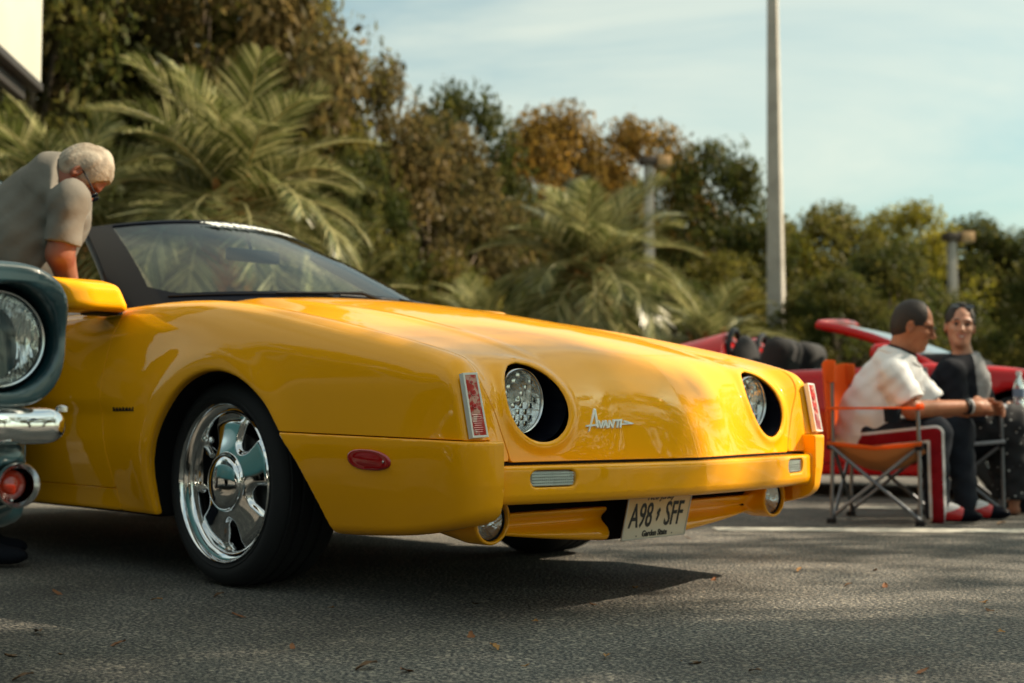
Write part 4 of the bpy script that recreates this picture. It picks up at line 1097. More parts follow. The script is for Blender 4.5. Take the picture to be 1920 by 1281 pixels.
panel('body_shell',Sr,np.minimum(ob,-doorr-.006),redp,red,depth=.02)
for sg in(-1,1): panel('door',Sr,np.minimum.reduce([doorr-.006,sg*y_,-cabr]),redp,red,depth=.02)
panel('cabin_tub',Sr,np.minimum(cabr,.9-z_),carpet,red,fl=False); panel('wheel_well',Sr,wellr,void_m,red,fl=False)
for sg in(-1,1): panel('headrest_fairing',Sf,sg*Sf[0][:,1],redp,red,fl=False)
for yc in(-.36,.36):
    sdf_obj('seat',lambda p,yc=yc:smin(rbox(p,(-.40,yc,.76),(.10,.24,.33),.09,R=np.array(Matrix.Rotation(math.radians(14),3,'Y'))),rbox(p,(-.10,yc,.48),(.26,.24,.08),.06),.06),(-.75,yc-.3,.36),(.25,yc+.3,1.2),.022,carpet,red)
    m=MB(); m.tube([(-.70,yc+.20*math.cos(q),.80+.35*math.sin(q)) for q in np.linspace(0,math.pi,14)],.022,8); m.build('roll_hoop',black_pl,red)
    sdf_obj('hoop_panel',lambda p,yc=yc:np.maximum(ell(p,(-.62,yc,.84),(.10,.21,.27)),-(p[:,2]-.76)),(-.9,yc-.3,.7),(-.45,yc+.3,1.2),.02,carpet,red)
def rws(s,t):
    bx=.98-.28*abs(s)**2.4;by=.70*s;bz=.865;tx=.06-.10*s*s;ty=.56*s;tz=1.185-.03*s*s
    return Vector((bx+(tx-bx)*t+.03*math.sin(math.pi*t),by+(ty-by)*t,bz+(tz-bz)*t+.03*math.sin(math.pi*t)))
V=[];F=[];ns,ntt=24,10
for i in range(ns+1):
    for j in range(ntt+1): V.append(tuple(rws(-1+2*i/ns,j/ntt)))
for i in range(ns):
    for j in range(ntt): F.append((i*(ntt+1)+j,(i+1)*(ntt+1)+j,(i+1)*(ntt+1)+j+1,i*(ntt+1)+j+1))
link('windscreen_glass',mesh('windscreen_glass',V,F),thin_glass('car_glass',(.45,.56,.54),refl=3.0),red)
m=MB(); m.tube([tuple(rws(-1,t)) for t in np.linspace(-.05,1,8)]+[tuple(rws(s,1.0)) for s in np.linspace(-.92,.92,16)]+[tuple(rws(1,t)) for t in np.linspace(1,-.05,8)],.033,10); m.build('windscreen_frame',redp,red,sharp=70)
for sg in(-1,1):
    o=sdf_obj('mirror_housing',lambda p,sg=sg:rbox(p*np.array([1,sg,1])-np.array([0,0,0]),(.50,1.02,.93),(.085,.13,.055),.05),(.3,min(sg*.8,sg*1.2),.8),(.7,max(sg*.8,sg*1.2),1.05),.014,redp,red)
    m=MB(); m.box((.46,min(sg*.84,sg*.94),.86),(.54,max(sg*.84,sg*.94),.89),bev=.01); m.build('mirror_stalk',black_pl,o)
    m=MB(); c=[(1.50,sg*.60,.72),(1.78,sg*.56,.66),(1.92,sg*.62,.575),(1.86,sg*.74,.53),(1.56,sg*.76,.66)]
    m.add([(p[0],p[1],p[2]-.03) for p in c]+[(p[0]+.03,p[1],p[2]+.025) for p in c],[(9,8,7,6,5) if sg<0 else (5,6,7,8,9)]+[(i,(i+1)%5,5+(i+1)%5,5+i) for i in range(5)]); m.build('headlamp_cover',M('lamp_cover',(.62,.60,.55),rough=.1,coat=1) if 'lamp_cover' not in MATS else MATS['lamp_cover'],red,smooth=False)
sdf_obj('dashboard',lambda p:rbox(p,(.72,0,.84),(.24,.68,.10),.07),(.4,-.8,.7),(1.05,.8,1.0),.025,carpet,red)
def simple_wheel(parent,x,yo,s,r,name='wheel',mat=None):
    root=empty(name,(x,yo,r)); root.parent=parent
    m=MB(); m.lathe([(-.22*s,r*.7),(-.22*s,r*.93),(-.19*s,r),(-.03*s,r),(0,r*.94),(.004*s,r*.82),(-.006*s,r*.74)],48,'y'); m.build('tyre',rubber,root)
    m=MB(); m.lathe([(-.008*s,r*.75),(-.002*s,r*.73),(-.03*s,r*.66),(-.05*s,r*.2),(-.02*s,r*.16),(-.018*s,.001)],48,'y'); m.build('rim',mat or chrome_s,root)
    m=MB()
    for k in range(5):
        a=2*math.pi*k/5; d=Vector((math.cos(a),0,math.sin(a))); m.tube([tuple(d*r*.12+Vector((0,-.02*s,0))),tuple(d*r*.70+Vector((0,-.006*s,0)))],[.035,.022],8)
    m.build('spoke',mat or chrome_s,root)
for (x,s) in ((-1.35,-1),(-1.35,1),(1.30,-1),(1.30,1)): simple_wheel(red,x,.94*s,s,.33)
def copy_deep(o,parent=None):
    c=o.copy(); COL.objects.link(c); c.parent=parent
    for ch in list(o.children): copy_deep(ch,c)
    return c
# ================================================================ BLUE-GREEN CLASSIC CAR
teal=M('teal_paint',(.010,.048,.062),rough=.35,coat=.8,coat_r=.04)
blue=empty('classic_car',(0,0,0),0,'blue green classic car at the left edge with round headlamp and chrome bumper','car')
BY=-2.91     # centre line of the car
def half(p): return p[:,0],np.abs(p[:,1]-BY),p[:,2]
POD=[(1.0,.0)]
def f_pod(p):
    x,a,z=half(p)
    # rounded fender end round the lamp: superellipse, tapering back
    ca,cz=.842,.682
    t=np.clip((1.23-x)/.35,0,1)
    dx=(a-ca); dz=z-cz
    ra=np.where(dx>0,.128+.01*t,.30); rz_=np.where(dz>0,.135+.045*t,.130)
    k=2.6
    r=((np.abs(dx)/ra)**k+(np.abs(dz)/rz_)**k)**(1/k)
    f=(r-1)*.125
    brow=1.235+.030*sstep(.0,.10,dz)
    f=smax(f,x-brow,.014); f=np.maximum(f,-(x-.2))
    hole=np.maximum(np.sqrt((a-.850)**2+(z-.680)**2)-.099,-(x-1.12)); f=smax(f,-hole,.006)
    hole2=np.maximum(np.sqrt((a-.640)**2+(z-.680)**2)-.099,-(x-1.12)); f=smax(f,-hole2,.006)
    return f
def f_blue(p):
    x,a,z=half(p)
    top=itp(x,[-3.3,-3.0,-2.2,.4,1.1,1.3],[.72,.84,.86,.85,.80,.78])
    w=itp(x,[-3.4,-3.0,-1,.9,1.2],[.82,.90,.94,.955,.935])-.06*np.clip((z-.45)/.4,0,1)**2-.05*np.clip(.4-z,0,1)
    f=smax(smax(z-top,a-w,.09),np.maximum(x-1.17,-(x+3.3)),.05); f=smax(f,-(z-.33),.04)
    for wx in(.25,-2.5):
        r=np.sqrt((x-wx)**2+(z-.33)**2); f=smax(f,-np.maximum(r-.38,-(a-.6)),.02)
    val=smax(smax(a-.90,np.abs(z-.43)-.075,.05),np.maximum(x-1.235+.10*np.maximum(.45-z,0)*2,-(x-.6)),.03)
    f=smin(f,val,.02)
    gr=np.maximum(smax(a-.52,np.abs(z-.66)-.10,.03),-(x-1.05)); f=smax(f,-gr,.01)
    th=np.maximum(np.sqrt((a-.875)**2+(z-.414)**2)-.036,-(x-1.1)); f=smax(f,-th,.004)
    return f
Vp=sdf_mesh(f_pod,(.15,BY-1.05,.5),(1.3,BY+1.05,.9),.010,lip=2.2)
for sg in(-1,1): panel('fender_end',Vp,sg*(Vp[0][:,1]-BY),teal,blue,fl=False)
Vb_=sdf_mesh(f_blue,(-3.45,BY-1.05,.28),(1.3,BY+1.05,.95),.022,lip=1.8)
hy=half(Vb_[0]); hd=np.minimum.reduce([.70-hy[1],hy[0]+.35,hy[2]-.76]); tr_=np.minimum.reduce([.70-hy[1],-2.15-hy[0],hy[2]-.76])
panel('hood',Vb_,hd-.004,teal,blue); panel('boot_lid',Vb_,tr_-.004,teal,blue); panel('body_shell',Vb_,np.minimum(-hd,-tr_)-.004,teal,blue)
# cabin
sdf_obj('roof',lambda p:smax(rbox(p,(-1.30,BY,1.10),(1.0,.68,.27),.16),-rbox(p,(-1.30,BY,1.02),(1.2,.9,.20),.03),.02),(-2.5,BY-.85,.8),(-.2,BY+.85,1.45),.03,teal,blue)
gm=thin_glass('classic_glass',(.45,.5,.5))
for (x0,x1) in ((-.38,-.62),(-2.22,-2.02)):
    m=MB(); m.add([(x0,BY-.66,.86),(x0,BY+.66,.86),(x1,BY+.60,1.22),(x1,BY-.60,1.22)],[(0,1,2,3)]); m.build('screen_glass',gm,blue,smooth=False)
for sg in (-1,1):
    for (xa,xb) in ((-1.25,-.5),(-2.1,-1.32)): m=MB(); m.add([(xa,BY+sg*.70,.86),(xb,BY+sg*.70,.86),(xb-.12,BY+sg*.64,1.22),(xa,BY+sg*.64,1.22)],[(0,1,2,3)]); m.build('side_window',gm,blue,smooth=False)
    m=MB(); m.tube([(-.40,BY+sg*.70,.84),(-.66,BY+sg*.62,1.24)],.022,8); m.tube([(-1.28,BY+sg*.70,.84),(-1.28,BY+sg*.64,1.24)],.02,8); m.tube([(-2.2,BY+sg*.70,.84),(-2.0,BY+sg*.62,1.24)],.03,8); m.build('roof_pillars',teal,blue)
def sealed_beam(cy,parent):
    T=Matrix.Translation((1.195,cy,.680))
    m=MB(); m.lathe([(-.08,.098),(-.012,.0985),(.0,.0955),(-.004,.092)],64,'x',); o=MB(); o.add(m.V,m.F,mat=T); root=o.build('headlamp',black_pl,parent,sharp=60)
    m=MB(); m.add(*lathe([(-.01,.0925),(.006,.0915),(.009,.0885),(.008,.0855),(.003,.0845)],72,'x'),mat=T); m.build('lamp_rim',chrome_s,root,sharp=60)
    m=MB(); m.add(*lathe([(-.06+.050*(q/12)**2+.002*math.sin(q*2.2),.086*q/12+.0004) for q in range(13)],48,'x'),mat=T); m.build('reflector',silver3,root)
    # fluted lens: vertical ribs in the glass, broken into three bands
    n=110; V=[];F=[]
    ys=np.linspace(-.0855,.0855,n); 
    zs=np.linspace(-.0855,.0855,44)
    idx={}
    for i,yy in enumerate(ys):
        for j,zz in enumerate(zs):
            r=math.hypot(yy,zz)
            if r<=.0872:
                dome=.010*(1-(r/.0872)**2); band=math.sin(zz*95)*.0007
                rib=.0022*abs(math.sin((yy+.0015*math.sin(zz*60))*math.pi/.0062)) if abs(zz)<.078 else 0
                idx[(i,j)]=len(V); V.append((.004+dome+rib+band,yy,zz))
    for i in range(n-1):
        for j in range(43):
            k=[(i,j),(i+1,j),(i+1,j+1),(i,j+1)]
            if all(q in idx for q in k): F.append(tuple(idx[q] for q in k))
    m=MB(); m.add(V,F,mat=T); m.build('fluted_lens',thin_glass('fluted_glass',(.90,.93,.92),refl=1.1) if cy>BY+.8 else bpy.data.materials['fluted_glass'],root,sharp=80)
for a in (.850,.640,-.640,-.850): sealed_beam(BY+a,blue)
# bumper: chrome blade with rounded, wrapped end
def f_bb(p):
    x,a,z=half(p)
    xx=1.305-.06*sstep(.80,1.0,a)-.03*a*a
    q=np.stack([x-(xx-.035),np.maximum(a-.945,0),(z-.521)],1)
    d=np.sqrt((q[:,0]/.040)**2+(q[:,1]/.045)**2+(np.abs(q[:,2])/.034)**2.4)-1
    d=d*.034
    d2=np.maximum(np.sqrt(((a-.955)/.035)**2+((z-.521)/.032)**2)-1,0)*.03
    return np.maximum(d,-(x-1.10))
Vq=sdf_mesh(f_bb,(1.08,BY-1.05,.46),(1.34,BY+1.05,.58),.009,lip=3); link('bumper',mesh('bumper',Vq[0],Vq[2],Vq[1]),chrome,blue)
m=MB(); m.box((1.14,BY-.90,.495),(1.235,BY+.90,.548),bev=.01); m.build('bumper_bracket',black_pl,blue)
m=MB(); m.add(*lathe([(-.004,.011),(.004,.011),(.0075,.006),(.008,.0004)],16,'z'),mat=Matrix.Translation((1.265,BY+.945,.551))); m.build('bumper_bolt',chrome_s,blue)
for a in(.875,-.875):
    T=Matrix.Translation((1.236,BY+a,.414))
    m=MB(); m.add(*lathe([(-.05,.034),(-.01,.0375),(.008,.0415),(.014,.0385),(.004,.032)],40,'x'),mat=T); root=m.build('park_lamp',chrome_s,blue,sharp=60)
    m=MB(); m.add(*lathe([(-.045,.030),(-.020,.027),(-.010,.016),(-.006,.0004)],32,'x'),mat=T); m.build('amber_lens',M('amber_red_lens',(.55,.035,.008),rough=.15,coat=1) if 'amber_red_lens' not in MATS else MATS['amber_red_lens'],root)
    m=MB(); m.add(*lathe([(-.01,.003),(.001,.003),(.002,.0003)],10,'x'),mat=Matrix.Translation((1.228,BY+a-.004,.386))); m.build('lens_screw',chrome_s,root)
m=MB()
for k in range(9): m.box((1.10,BY-.5,.585+.018*k),(1.14,BY+.5,.592+.018*k),bev=.002)
m.build('grille_bars',chrome_s,blue)
for (x,s) in ((.25,1),(.25,-1),(-2.5,1),(-2.5,-1)): simple_wheel(blue,x,BY+.90*s,s,.325)
# ================================================================ PEOPLE
skin1=M('skin_tanned',(.42,.17,.085),rough=.5,spec=.4,vary=(25,(.36,.12,.06),.4,.7)); skin2=M('skin_light',(.52,.26,.17),rough=.48,vary=(25,(.48,.20,.13),.4,.7)); skin3=M('skin_red_shaded',(.25,.095,.05),rough=.5,vary=(20,(.22,.06,.035),.4,.7))  # third skin is darkened to paint in the shade on the arm
def cloth(name,col,col2=None,wr=14,st=.35): return M(name,col,rough=.9,spec=.15,bump=(wr,st,.012),vary=(5,col2,.4,.7) if col2 else None)
tee=cloth('grey_tee',(.165,.150,.130),(.19,.175,.15)); whitetee=cloth('white_tee',(.74,.75,.77),(.72,.73,.75),st=.2); navy=cloth('black_cloth',(.010,.012,.018)); greyc=cloth('grey_blouse',(.32,.32,.33),(.16,.16,.17),wr=40)
redc=cloth('dark_red_cloth',(.22,.006,.012)); whitec=cloth('white_stripe',(.62,.62,.64)); jean=cloth('dark_trousers',(.018,.022,.032))
hair_d=M('hair_dark',(.018,.010,.007),rough=.6,bump=(120,.6,.004)); hair_g=M('hair_grey',(.36,.31,.245),rough=.75,bump=(60,.7,.005),vary=(16,(.20,.155,.11),.40,.62))
eye_w=M('eye_white',(.6,.58,.55),rough=.2); dark_l=M('dark_lens',(.004,.004,.005),rough=.06,coat=1); lipm=M('lip',(.38,.09,.07),rough=.4); teeth=M('teeth',(.7,.68,.62),rough=.3)
def rotm(yaw,pitch,roll):
    """columns forward, left, up in the person's local frame; yaw 0 looks along +X, pitch down positive"""
    return np.array((Matrix.Rotation(yaw,3,'Z')@Matrix.Rotation(pitch,3,'Y')@Matrix.Rotation(roll,3,'X')))
def f_head(p,C,Rm,s=1.0):
    q=((p-C)@Rm)/s; a=np.stack([q[:,0],np.abs(q[:,1]),q[:,2]],1)
    f=smin(ell(q,(-.012,0,.032),(.099,.077,.100)),ell(q,(.020,0,-.045),(.070,.060,.080)),.035)
    f=smin(f,ell(q,(.060,0,-.098),(.026,.028,.022)),.03)
    f=smin(f,cone(a,(.080,.012,.030),(.068,.045,.026),.012,.012),.018)
    f=smin(f,ell(a,(.062,.036,-.022),(.022,.022,.018)),.02)
    eye=np.sqrt(((a-np.array([.088,.031,.008]))**2).sum(1))-.014; f=smax(f,-eye,.012)
    f=smin(f,cone(q,(.088,0,.012),(.112,0,-.026),.0075,.0125),.010); f=smin(f,ell(a,(.098,.013,-.032),(.011,.008,.007)),.006)
    f=smin(f,ell(q,(.083,0,-.058),(.013,.026,.006)),.006); f=smin(f,ell(q,(.081,0,-.070),(.013,.021,.007)),.006)
    ear=smax(ell(a,(-.008,.080,-.008),(.020,.010,.032)),-ell(a,(-.004,.090,-.004),(.011,.008,.020)),.004)
    return smin(f,ear,.008)*s
def f_hair(p,C,Rm,s,style):
    q=((p-C)@Rm)/s
    f=smin(ell(q,(-.014,0,.036),(.106,.085,.106)),ell(q,(-.045,0,-.02),(.068,.072,.075)),.03)
    if style=='grey':
        f=f-.004*np.sin(q[:,0]*37+q[:,2]*23+2*np.sin(q[:,1]*31))-.0015*np.sin(q[:,1]*190+3*np.sin(q[:,0]*40))-.004
        line=np.minimum(.068-q[:,0]+.20*(q[:,2]-.05),(q[:,2]+.035)+np.maximum(.01-q[:,0],0)*1.1)
    elif style=='short':
        f=f+.004
        line=np.minimum.reduce([.050-q[:,0]+.010*np.sin(q[:,1]*90)-.25*np.maximum(.05-np.abs(q[:,1]),0)+.25*sstep(.0,.06,-q[:,2]+.05)*.08,(q[:,2]-.005)+np.maximum(.022-q[:,0],0)*1.5])
    else:
        line=np.minimum(.058-q[:,0]-.25*(q[:,2]-.085),(q[:,2]-.02)+np.maximum(.02-q[:,0],0)*1.6)
        f=smin(f,ell(q,(-.115,0,.05),(.040,.042,.042)),.02)
    return np.maximum(f,-line)*s
def hand_f(p,W_,d,n,s,curl=.6,spread=.0,thumb=1):
    """hand at wrist W_, pointing along d, palm normal n; fingers curl towards n"""
    d=np.array(d,float);d/=np.linalg.norm(d); n=np.array(n,float); n-=d*(n@d); n/=np.linalg.norm(n); t=np.cross(d,n)*thumb
    W_=np.array(W_,float)
    R_=np.stack([d,t,n],1)
    f=ell(p,W_+d*.045*s,(.050*s,.042*s,.019*s),R_)
    f=smin(f,cone(p,W_-d*.02*s,W_+d*.02*s,.027*s,.028*s),.02)
    for k,(o,l) in enumerate(((.031,.90),(.011,1.0),(-.010,.95),(-.029,.78))):
        b=W_+(d*.082+t*o)*s; dd=d+t*o*spread*6; dd/=np.linalg.norm(dd)
        c1=curl; v1=dd*math.cos(c1)+n*math.sin(c1); v2=dd*math.cos(2*c1)+n*math.sin(2*c1); v3=dd*math.cos(2.8*c1)+n*math.sin(2.8*c1)
        p1=b+v1*.040*l*s; p2=p1+v2*.026*l*s; p3=p2+v3*.019*l*s
        g=np.minimum(np.minimum(cone(p,b-dd*.02*s,p1,.0098*s,.0090*s),cone(p,p1,p2,.0090*s,.0082*s)),cone(p,p2,p3,.0082*s,.0068*s))
        f=smin(f,g,.004)
    b=W_+(d*.022+t*.030)*s; v1=d*.62+t*.62+n*.35; v1/=np.linalg.norm(v1); p1=b+v1*.040*s; v2=d*.85+t*.15+n*.5; v2/=np.linalg.norm(v2); p2=p1+v2*.030*s
    f=smin(f,np.minimum(cone(p,b-v1*.01,p1,.0145*s,.0105*s),cone(p,p1,p2,.0105*s,.0085*s)),.008)
    return f
def chain(p,pts,rs,k=.03):
    f=None
    for i in range(len(pts)-1):
        c=cone(p,pts[i],pts[i+1],rs[i],rs[i+1]); f=c if f is None else smin(f,c,k)
    return f
def sleeve(p,a,b,end,r):
    d=(b-a)/np.linalg.norm(b-a); return smax(cone(p,a,end+d*.05,r[0],r[1]),(p-end)@d,.006)
def wrinkle(p,amp,seed=0.):
    return amp*(np.sin(p[:,0]*31+p[:,2]*44+seed)*np.sin(p[:,1]*27-p[:,2]*19+seed*2)+.6*np.sin(p[:,0]*70-p[:,2]*52+3*np.sin(p[:,2]*13)+seed))
def bounds(pts,m): P=np.array(pts); return P.min(0)-m,P.max(0)+m
PRZ=math.atan2(CR[1],CR[0])
# ------------------------------------------------ man in grey leaning over the windscreen
o=np.array([-1.53,4.65]); root=empty('person',wp(o[0],o[1],0),PRZ,'grey haired person in a grey t-shirt bending down over the yellow car','person')
C=np.array(np.array([-0.024,0.000,1.402])); Rm=rotm(math.radians(8),math.radians(62),math.radians(-6))
neck=np.array([-0.104,0.020,1.390]); sh=np.array([-0.028,-0.100,1.297]); sf=np.array([-0.173,0.240,1.378]); el=np.array([-0.062,-0.100,1.103]); wr=np.array([-0.057,-0.020,0.991]); el2=np.array([-0.173,0.240,1.149]); wr2=np.array([-0.123,0.200,1.009])
chest=np.array([-0.179,0.070,1.295]); belly=np.array([-0.269,0.070,1.145]); hip=np.array([-0.373,0.070,0.961])
k1=np.array([-0.325,-0.040,0.516]); a1=np.array([-0.394,-0.020,0.041]); k2=np.array([-0.414,0.220,0.535]); a2=np.array([-0.515,0.300,0.067])
def f_b1(p):
    f=f_head(p,C,Rm,.85)
    f=smin(f,chain(p,[C+Rm@np.array([-.02,0,-.07]),neck],[.055,.062]),.03)
    t=chain(p,[neck,chest,belly,hip],[.07,.115,.12,.13],.06)
    t=smin(t,chain(p,[sh,el,wr],[.062,.046,.032],.02),.04); t=smin(t,chain(p,[sf,el2,wr2],[.062,.046,.032],.02),.04)
    t=smin(t,chain(p,[hip+np.array([0,-.09,0]),k1,a1],[.10,.065,.045],.03),.05); t=smin(t,chain(p,[hip+np.array([0,.09,0]),k2,a2],[.10,.065,.045],.03),.05)
    f=smin(f,t,.04)
    f=smin(f,hand_f(p,wr,(.9,.5,-.15),(.3,.1,-1),1.0,.5),.012); return smin(f,hand_f(p,wr2,(.9,.1,-.1),(.3,.1,-1),1.0,.5),.012)
lo,hi=bounds([C,neck,sh,sf,wr,wr2,hip,a1,a2],.26); sdf_obj('body',f_b1,lo,hi,.008,skin3,root,lip=2.2)
def f_s1(p):
    t=chain(p,[neck+np.array([-.02,0,-.02]),chest,belly,hip],[.085,.150,.160,.170],.09)
    # flatten front/back a little along depth, add shoulder yoke
    t=smin(t,chain(p,[sh,neck,sf],[.060,.075,.060],.03),.10)
    s1=sh+(el-sh)*.80; s2=sf+(el2-sf)*.80
    t=smin(t,sleeve(p,sh,el,s1,[.058,.066]),.04); t=smin(t,sleeve(p,sf,el2,s2,[.058,.066]),.04)
    t=t-wrinkle(p,.0028,1)-.006*np.maximum(0,np.sin((p[:,0]*.8-p[:,2]*.55)*46+3*np.sin(p[:,2]*7)))**3*sstep(1.32,1.1,p[:,2])-.006*np.exp(-((p[:,0]-sh[0]+.10+.25*(p[:,2]-sh[2]+.2))/.018)**2)*0
    # open neckline
    dn=C-neck; dn=dn/np.linalg.norm(dn); t=smax(t,np.where(np.linalg.norm(p-neck,axis=1)<.16,(p-neck)@dn-.045,-1),.01)
    # hem of the shirt
    dh=hip-belly; dh=dh/np.linalg.norm(dh); t=smax(t,(p-hip)@dh-.16,.01)
    return t
sdf_obj('shirt',f_s1,lo,hi,.009,tee,root,lip=2.4)
def f_t1(p):
    t=smin(chain(p,[hip+np.array([-.02,-.08,.02]),k1,a1+np.array([0,0,.02])],[.135,.095,.085],.05),chain(p,[hip+np.array([-.02,.08,.02]),k2,a2+np.array([0,0,.02])],[.135,.095,.085],.05),.05)
    return t-wrinkle(p,.004)
sdf_obj('trousers',f_t1,lo,hi,.014,jean,root,lip=2.2)
def shoe(p,a,dirx,s=1.0):
    d=np.array([dirx[0],dirx[1],0.]);d/=np.linalg.norm(d); R_=np.stack([d,np.array([-d[1],d[0],0]),np.array([0,0,1.])],1)
    q=(p-a)@R_/s
    f=smin(ell(q,(.03,0,-.015),(.085,.042,.050)),ell(q,(.125,0,-.032),(.080,.045,.034)),.03)
    return smax(f,-(q[:,2]+.062),.008)*s
for a_ in (a1,a2):
    aa=np.array([a_[0],a_[1],.072]); lo2,hi2=aa-.28,aa+.28; lo2[2]=-.0; sdf_obj('shoe',lambda p,aa=aa:shoe(p,aa,(1,.1)),lo2,hi2,.012,navy,root)
sdf_obj('hair',lambda p:f_hair(p,C,Rm,.855,'grey'),C-.2,C+.2,.006,hair_g,root)
def glasses(root,C,Rm,s,lens,up=0):
    T=Matrix([[Rm[i][j] for j in range(3)]+[C[i]] for i in range(3)]+[[0,0,0,1]])@Matrix.Translation((0,0,up))@Matrix.Scale(s,4)
    m=MB()
    for sg in(-1,1): m.tube([(-.02,sg*.082,.012),(.04,sg*.083,.014),(.098,sg*.068,.012)],.0032,6,mat=T)
    m.tube([(.100,-.068,.016),(.108,-.03,.019),(.112,0,.014),(.108,.03,.019),(.100,.068,.016)],.003,6,mat=T); r=m.build('sunglasses',black_pl,root)
    m=MB()
    for sg in(-1,1):
        V=[(.107-.010*abs(math.cos(q))*0-.0035*(sg*.036+.026*math.cos(q))**2*100,sg*.036+.027*math.cos(q),.004+.019*math.sin(q)) for q in np.linspace(0,2*math.pi,17)[:-1]]
        m.add(V+[(v[0]+.002,v[1],v[2]) for v in V],[tuple(range(16)),tuple(range(16,32))]+[(i,(i+1)%16,16+(i+1)%16,16+i) for i in range(16)],mat=T)
    m.build('lenses',lens,r)
glasses(root,C,Rm,.85,dark_l)
# ------------------------------------------------ seated man
root=empty('person',wp(1.93,6.65,0),PRZ-math.radians(12),'seated person in a white t-shirt and sunglasses leaning forward with clasped hands','person')
C=np.array(np.array([0.123,0.000,0.988])); Rm=rotm(math.radians(-8),math.radians(16),math.radians(0))
neck=np.array([0.058,0.000,0.843]); sh=np.array([0.015,-0.160,0.732]); sf=np.array([0.112,0.180,0.750]); el=np.array([0.094,-0.180,0.564]); wr=np.array([0.400,-0.020,0.581]); el2=np.array([0.257,0.180,0.554]); wr2=np.array([0.459,0.100,0.565])
chest=np.array([0.009,0.020,0.701]); belly=np.array([-0.068,0.020,0.545]); hip=np.array([-0.073,0.020,0.427]); hn=hip+np.array([.02,-.10,-.01]); hf=hip+np.array([.02,.10,-.01])
kn=np.array([0.202,-0.120,0.446]); an=np.array([0.214,-0.100,0.042]); kf=np.array([0.349,0.160,0.453]); af=np.array([0.384,0.140,0.057])
def f_b2(p):
    f=f_head(p,C,Rm,1.0)
    f=smin(f,chain(p,[C+Rm@np.array([-.03,0,-.05]),neck],[.058,.064]),.03)
    t=chain(p,[neck+np.array([-.02,0,-.03]),chest,belly,hip],[.055,.105,.115,.12],.05)
    t=smin(t,chain(p,[sh,el,wr],[.048,.047,.031],.02),.03); t=smin(t,chain(p,[sf,el2,wr2],[.048,.047,.031],.02),.03)
    t=smin(t,chain(p,[hn,kn,an],[.08,.058,.038],.03),.05); t=smin(t,chain(p,[hf,kf,af],[.08,.058,.038],.03),.05)
    f=smin(f,t,.035)
    f=smin(f,hand_f(p,wr,(1,.35,.10),(.0,.75,-.45),1.0,.75),.010); return smin(f,hand_f(p,wr2,(1,-.35,.12),(0,-.8,-.35),1.0,.70,thumb=-1),.010)
lo,hi=bounds([C,neck,sh,sf,wr,wr2,hip,an,af,kn],.22); sdf_obj('body',f_b2,lo,hi,.0075,skin1,root,lip=2.3)
def f_s2(p):
    t=chain(p,[neck+np.array([-.03,0,-.05]),chest,belly,hip+np.array([-.005,0,0])],[.085,.145,.160,.195],.09)
    t=smin(t,chain(p,[sh,neck+np.array([-.02,0,-.03]),sf],[.068,.075,.066],.03),.06)
    s1=sh+(el-sh)*.78; s2=sf+(el2-sf)*.75
    t=smin(t,sleeve(p,sh,el,s1,[.074,.088]),.03); t=smin(t,sleeve(p,sf,el2,s2,[.070,.078]),.03)
    t=t-wrinkle(p,.0035,2)
    dn=C-neck; dn=dn/np.linalg.norm(dn); t=smax(t,np.where(np.linalg.norm(p-neck,axis=1)<.16,(p-neck)@dn-.020,-1),.01)
    return smax(t,-(p[:,2]-.345),.015)
S2=sdf_mesh(f_s2,lo,hi,.009,lip=2.4)
# collar of a dark undershirt under the white one
link('shirt',mesh('shirt',S2[0],S2[2],S2[1]),whitetee,root)
dn=(C-neck)/np.linalg.norm(C-neck)
m=MB(); q0=Vector((dn).tolist()); Rq=q0.to_track_quat('Z','Y').to_matrix().to_4x4(); Tn=Matrix.Translation(Vector((neck+dn*.012).tolist()))@Rq
m.add(*lathe([(-.05,.098),(-.02,.090),(.015,.078),(.02,.070),(.0,.066)],32,'z'),mat=Tn); m.build('dark_collar',navy,root)
m=MB(); m.add(*tube([(.100*math.cos(q),.104*math.sin(q),-.028) for q in np.linspace(0,2*math.pi,33)[:-1]],.012,8,closed=True),mat=Tn); m.build('shirt_collar',whitetee,root)
def f_t2(p):
    t=smin(chain(p,[hn+np.array([-.03,0,0]),kn,an+np.array([-.0,0,.01])],[.108,.080,.056],.04),chain(p,[hf+np.array([-.03,0,0]),kf,af+np.array([0,0,.01])],[.108,.080,.056],.04),.03)
    return t-wrinkle(p,.0035,4)
T2=sdf_mesh(f_t2,lo,hi,.008,lip=2.2); Vt=T2[0]
def legd(a,b):
    d=b-a; ax=np.array([d[0],d[2]])/math.hypot(d[0],d[2]); px,pz=Vt[:,0]-a[0],Vt[:,2]-a[2]
    return px*ax[0]+pz*ax[1],px*(-ax[1])+pz*ax[0],math.hypot(d[0],d[2])
t1,d1,L1=legd(hn,kn); t2,d2,L2=legd(kn,an)
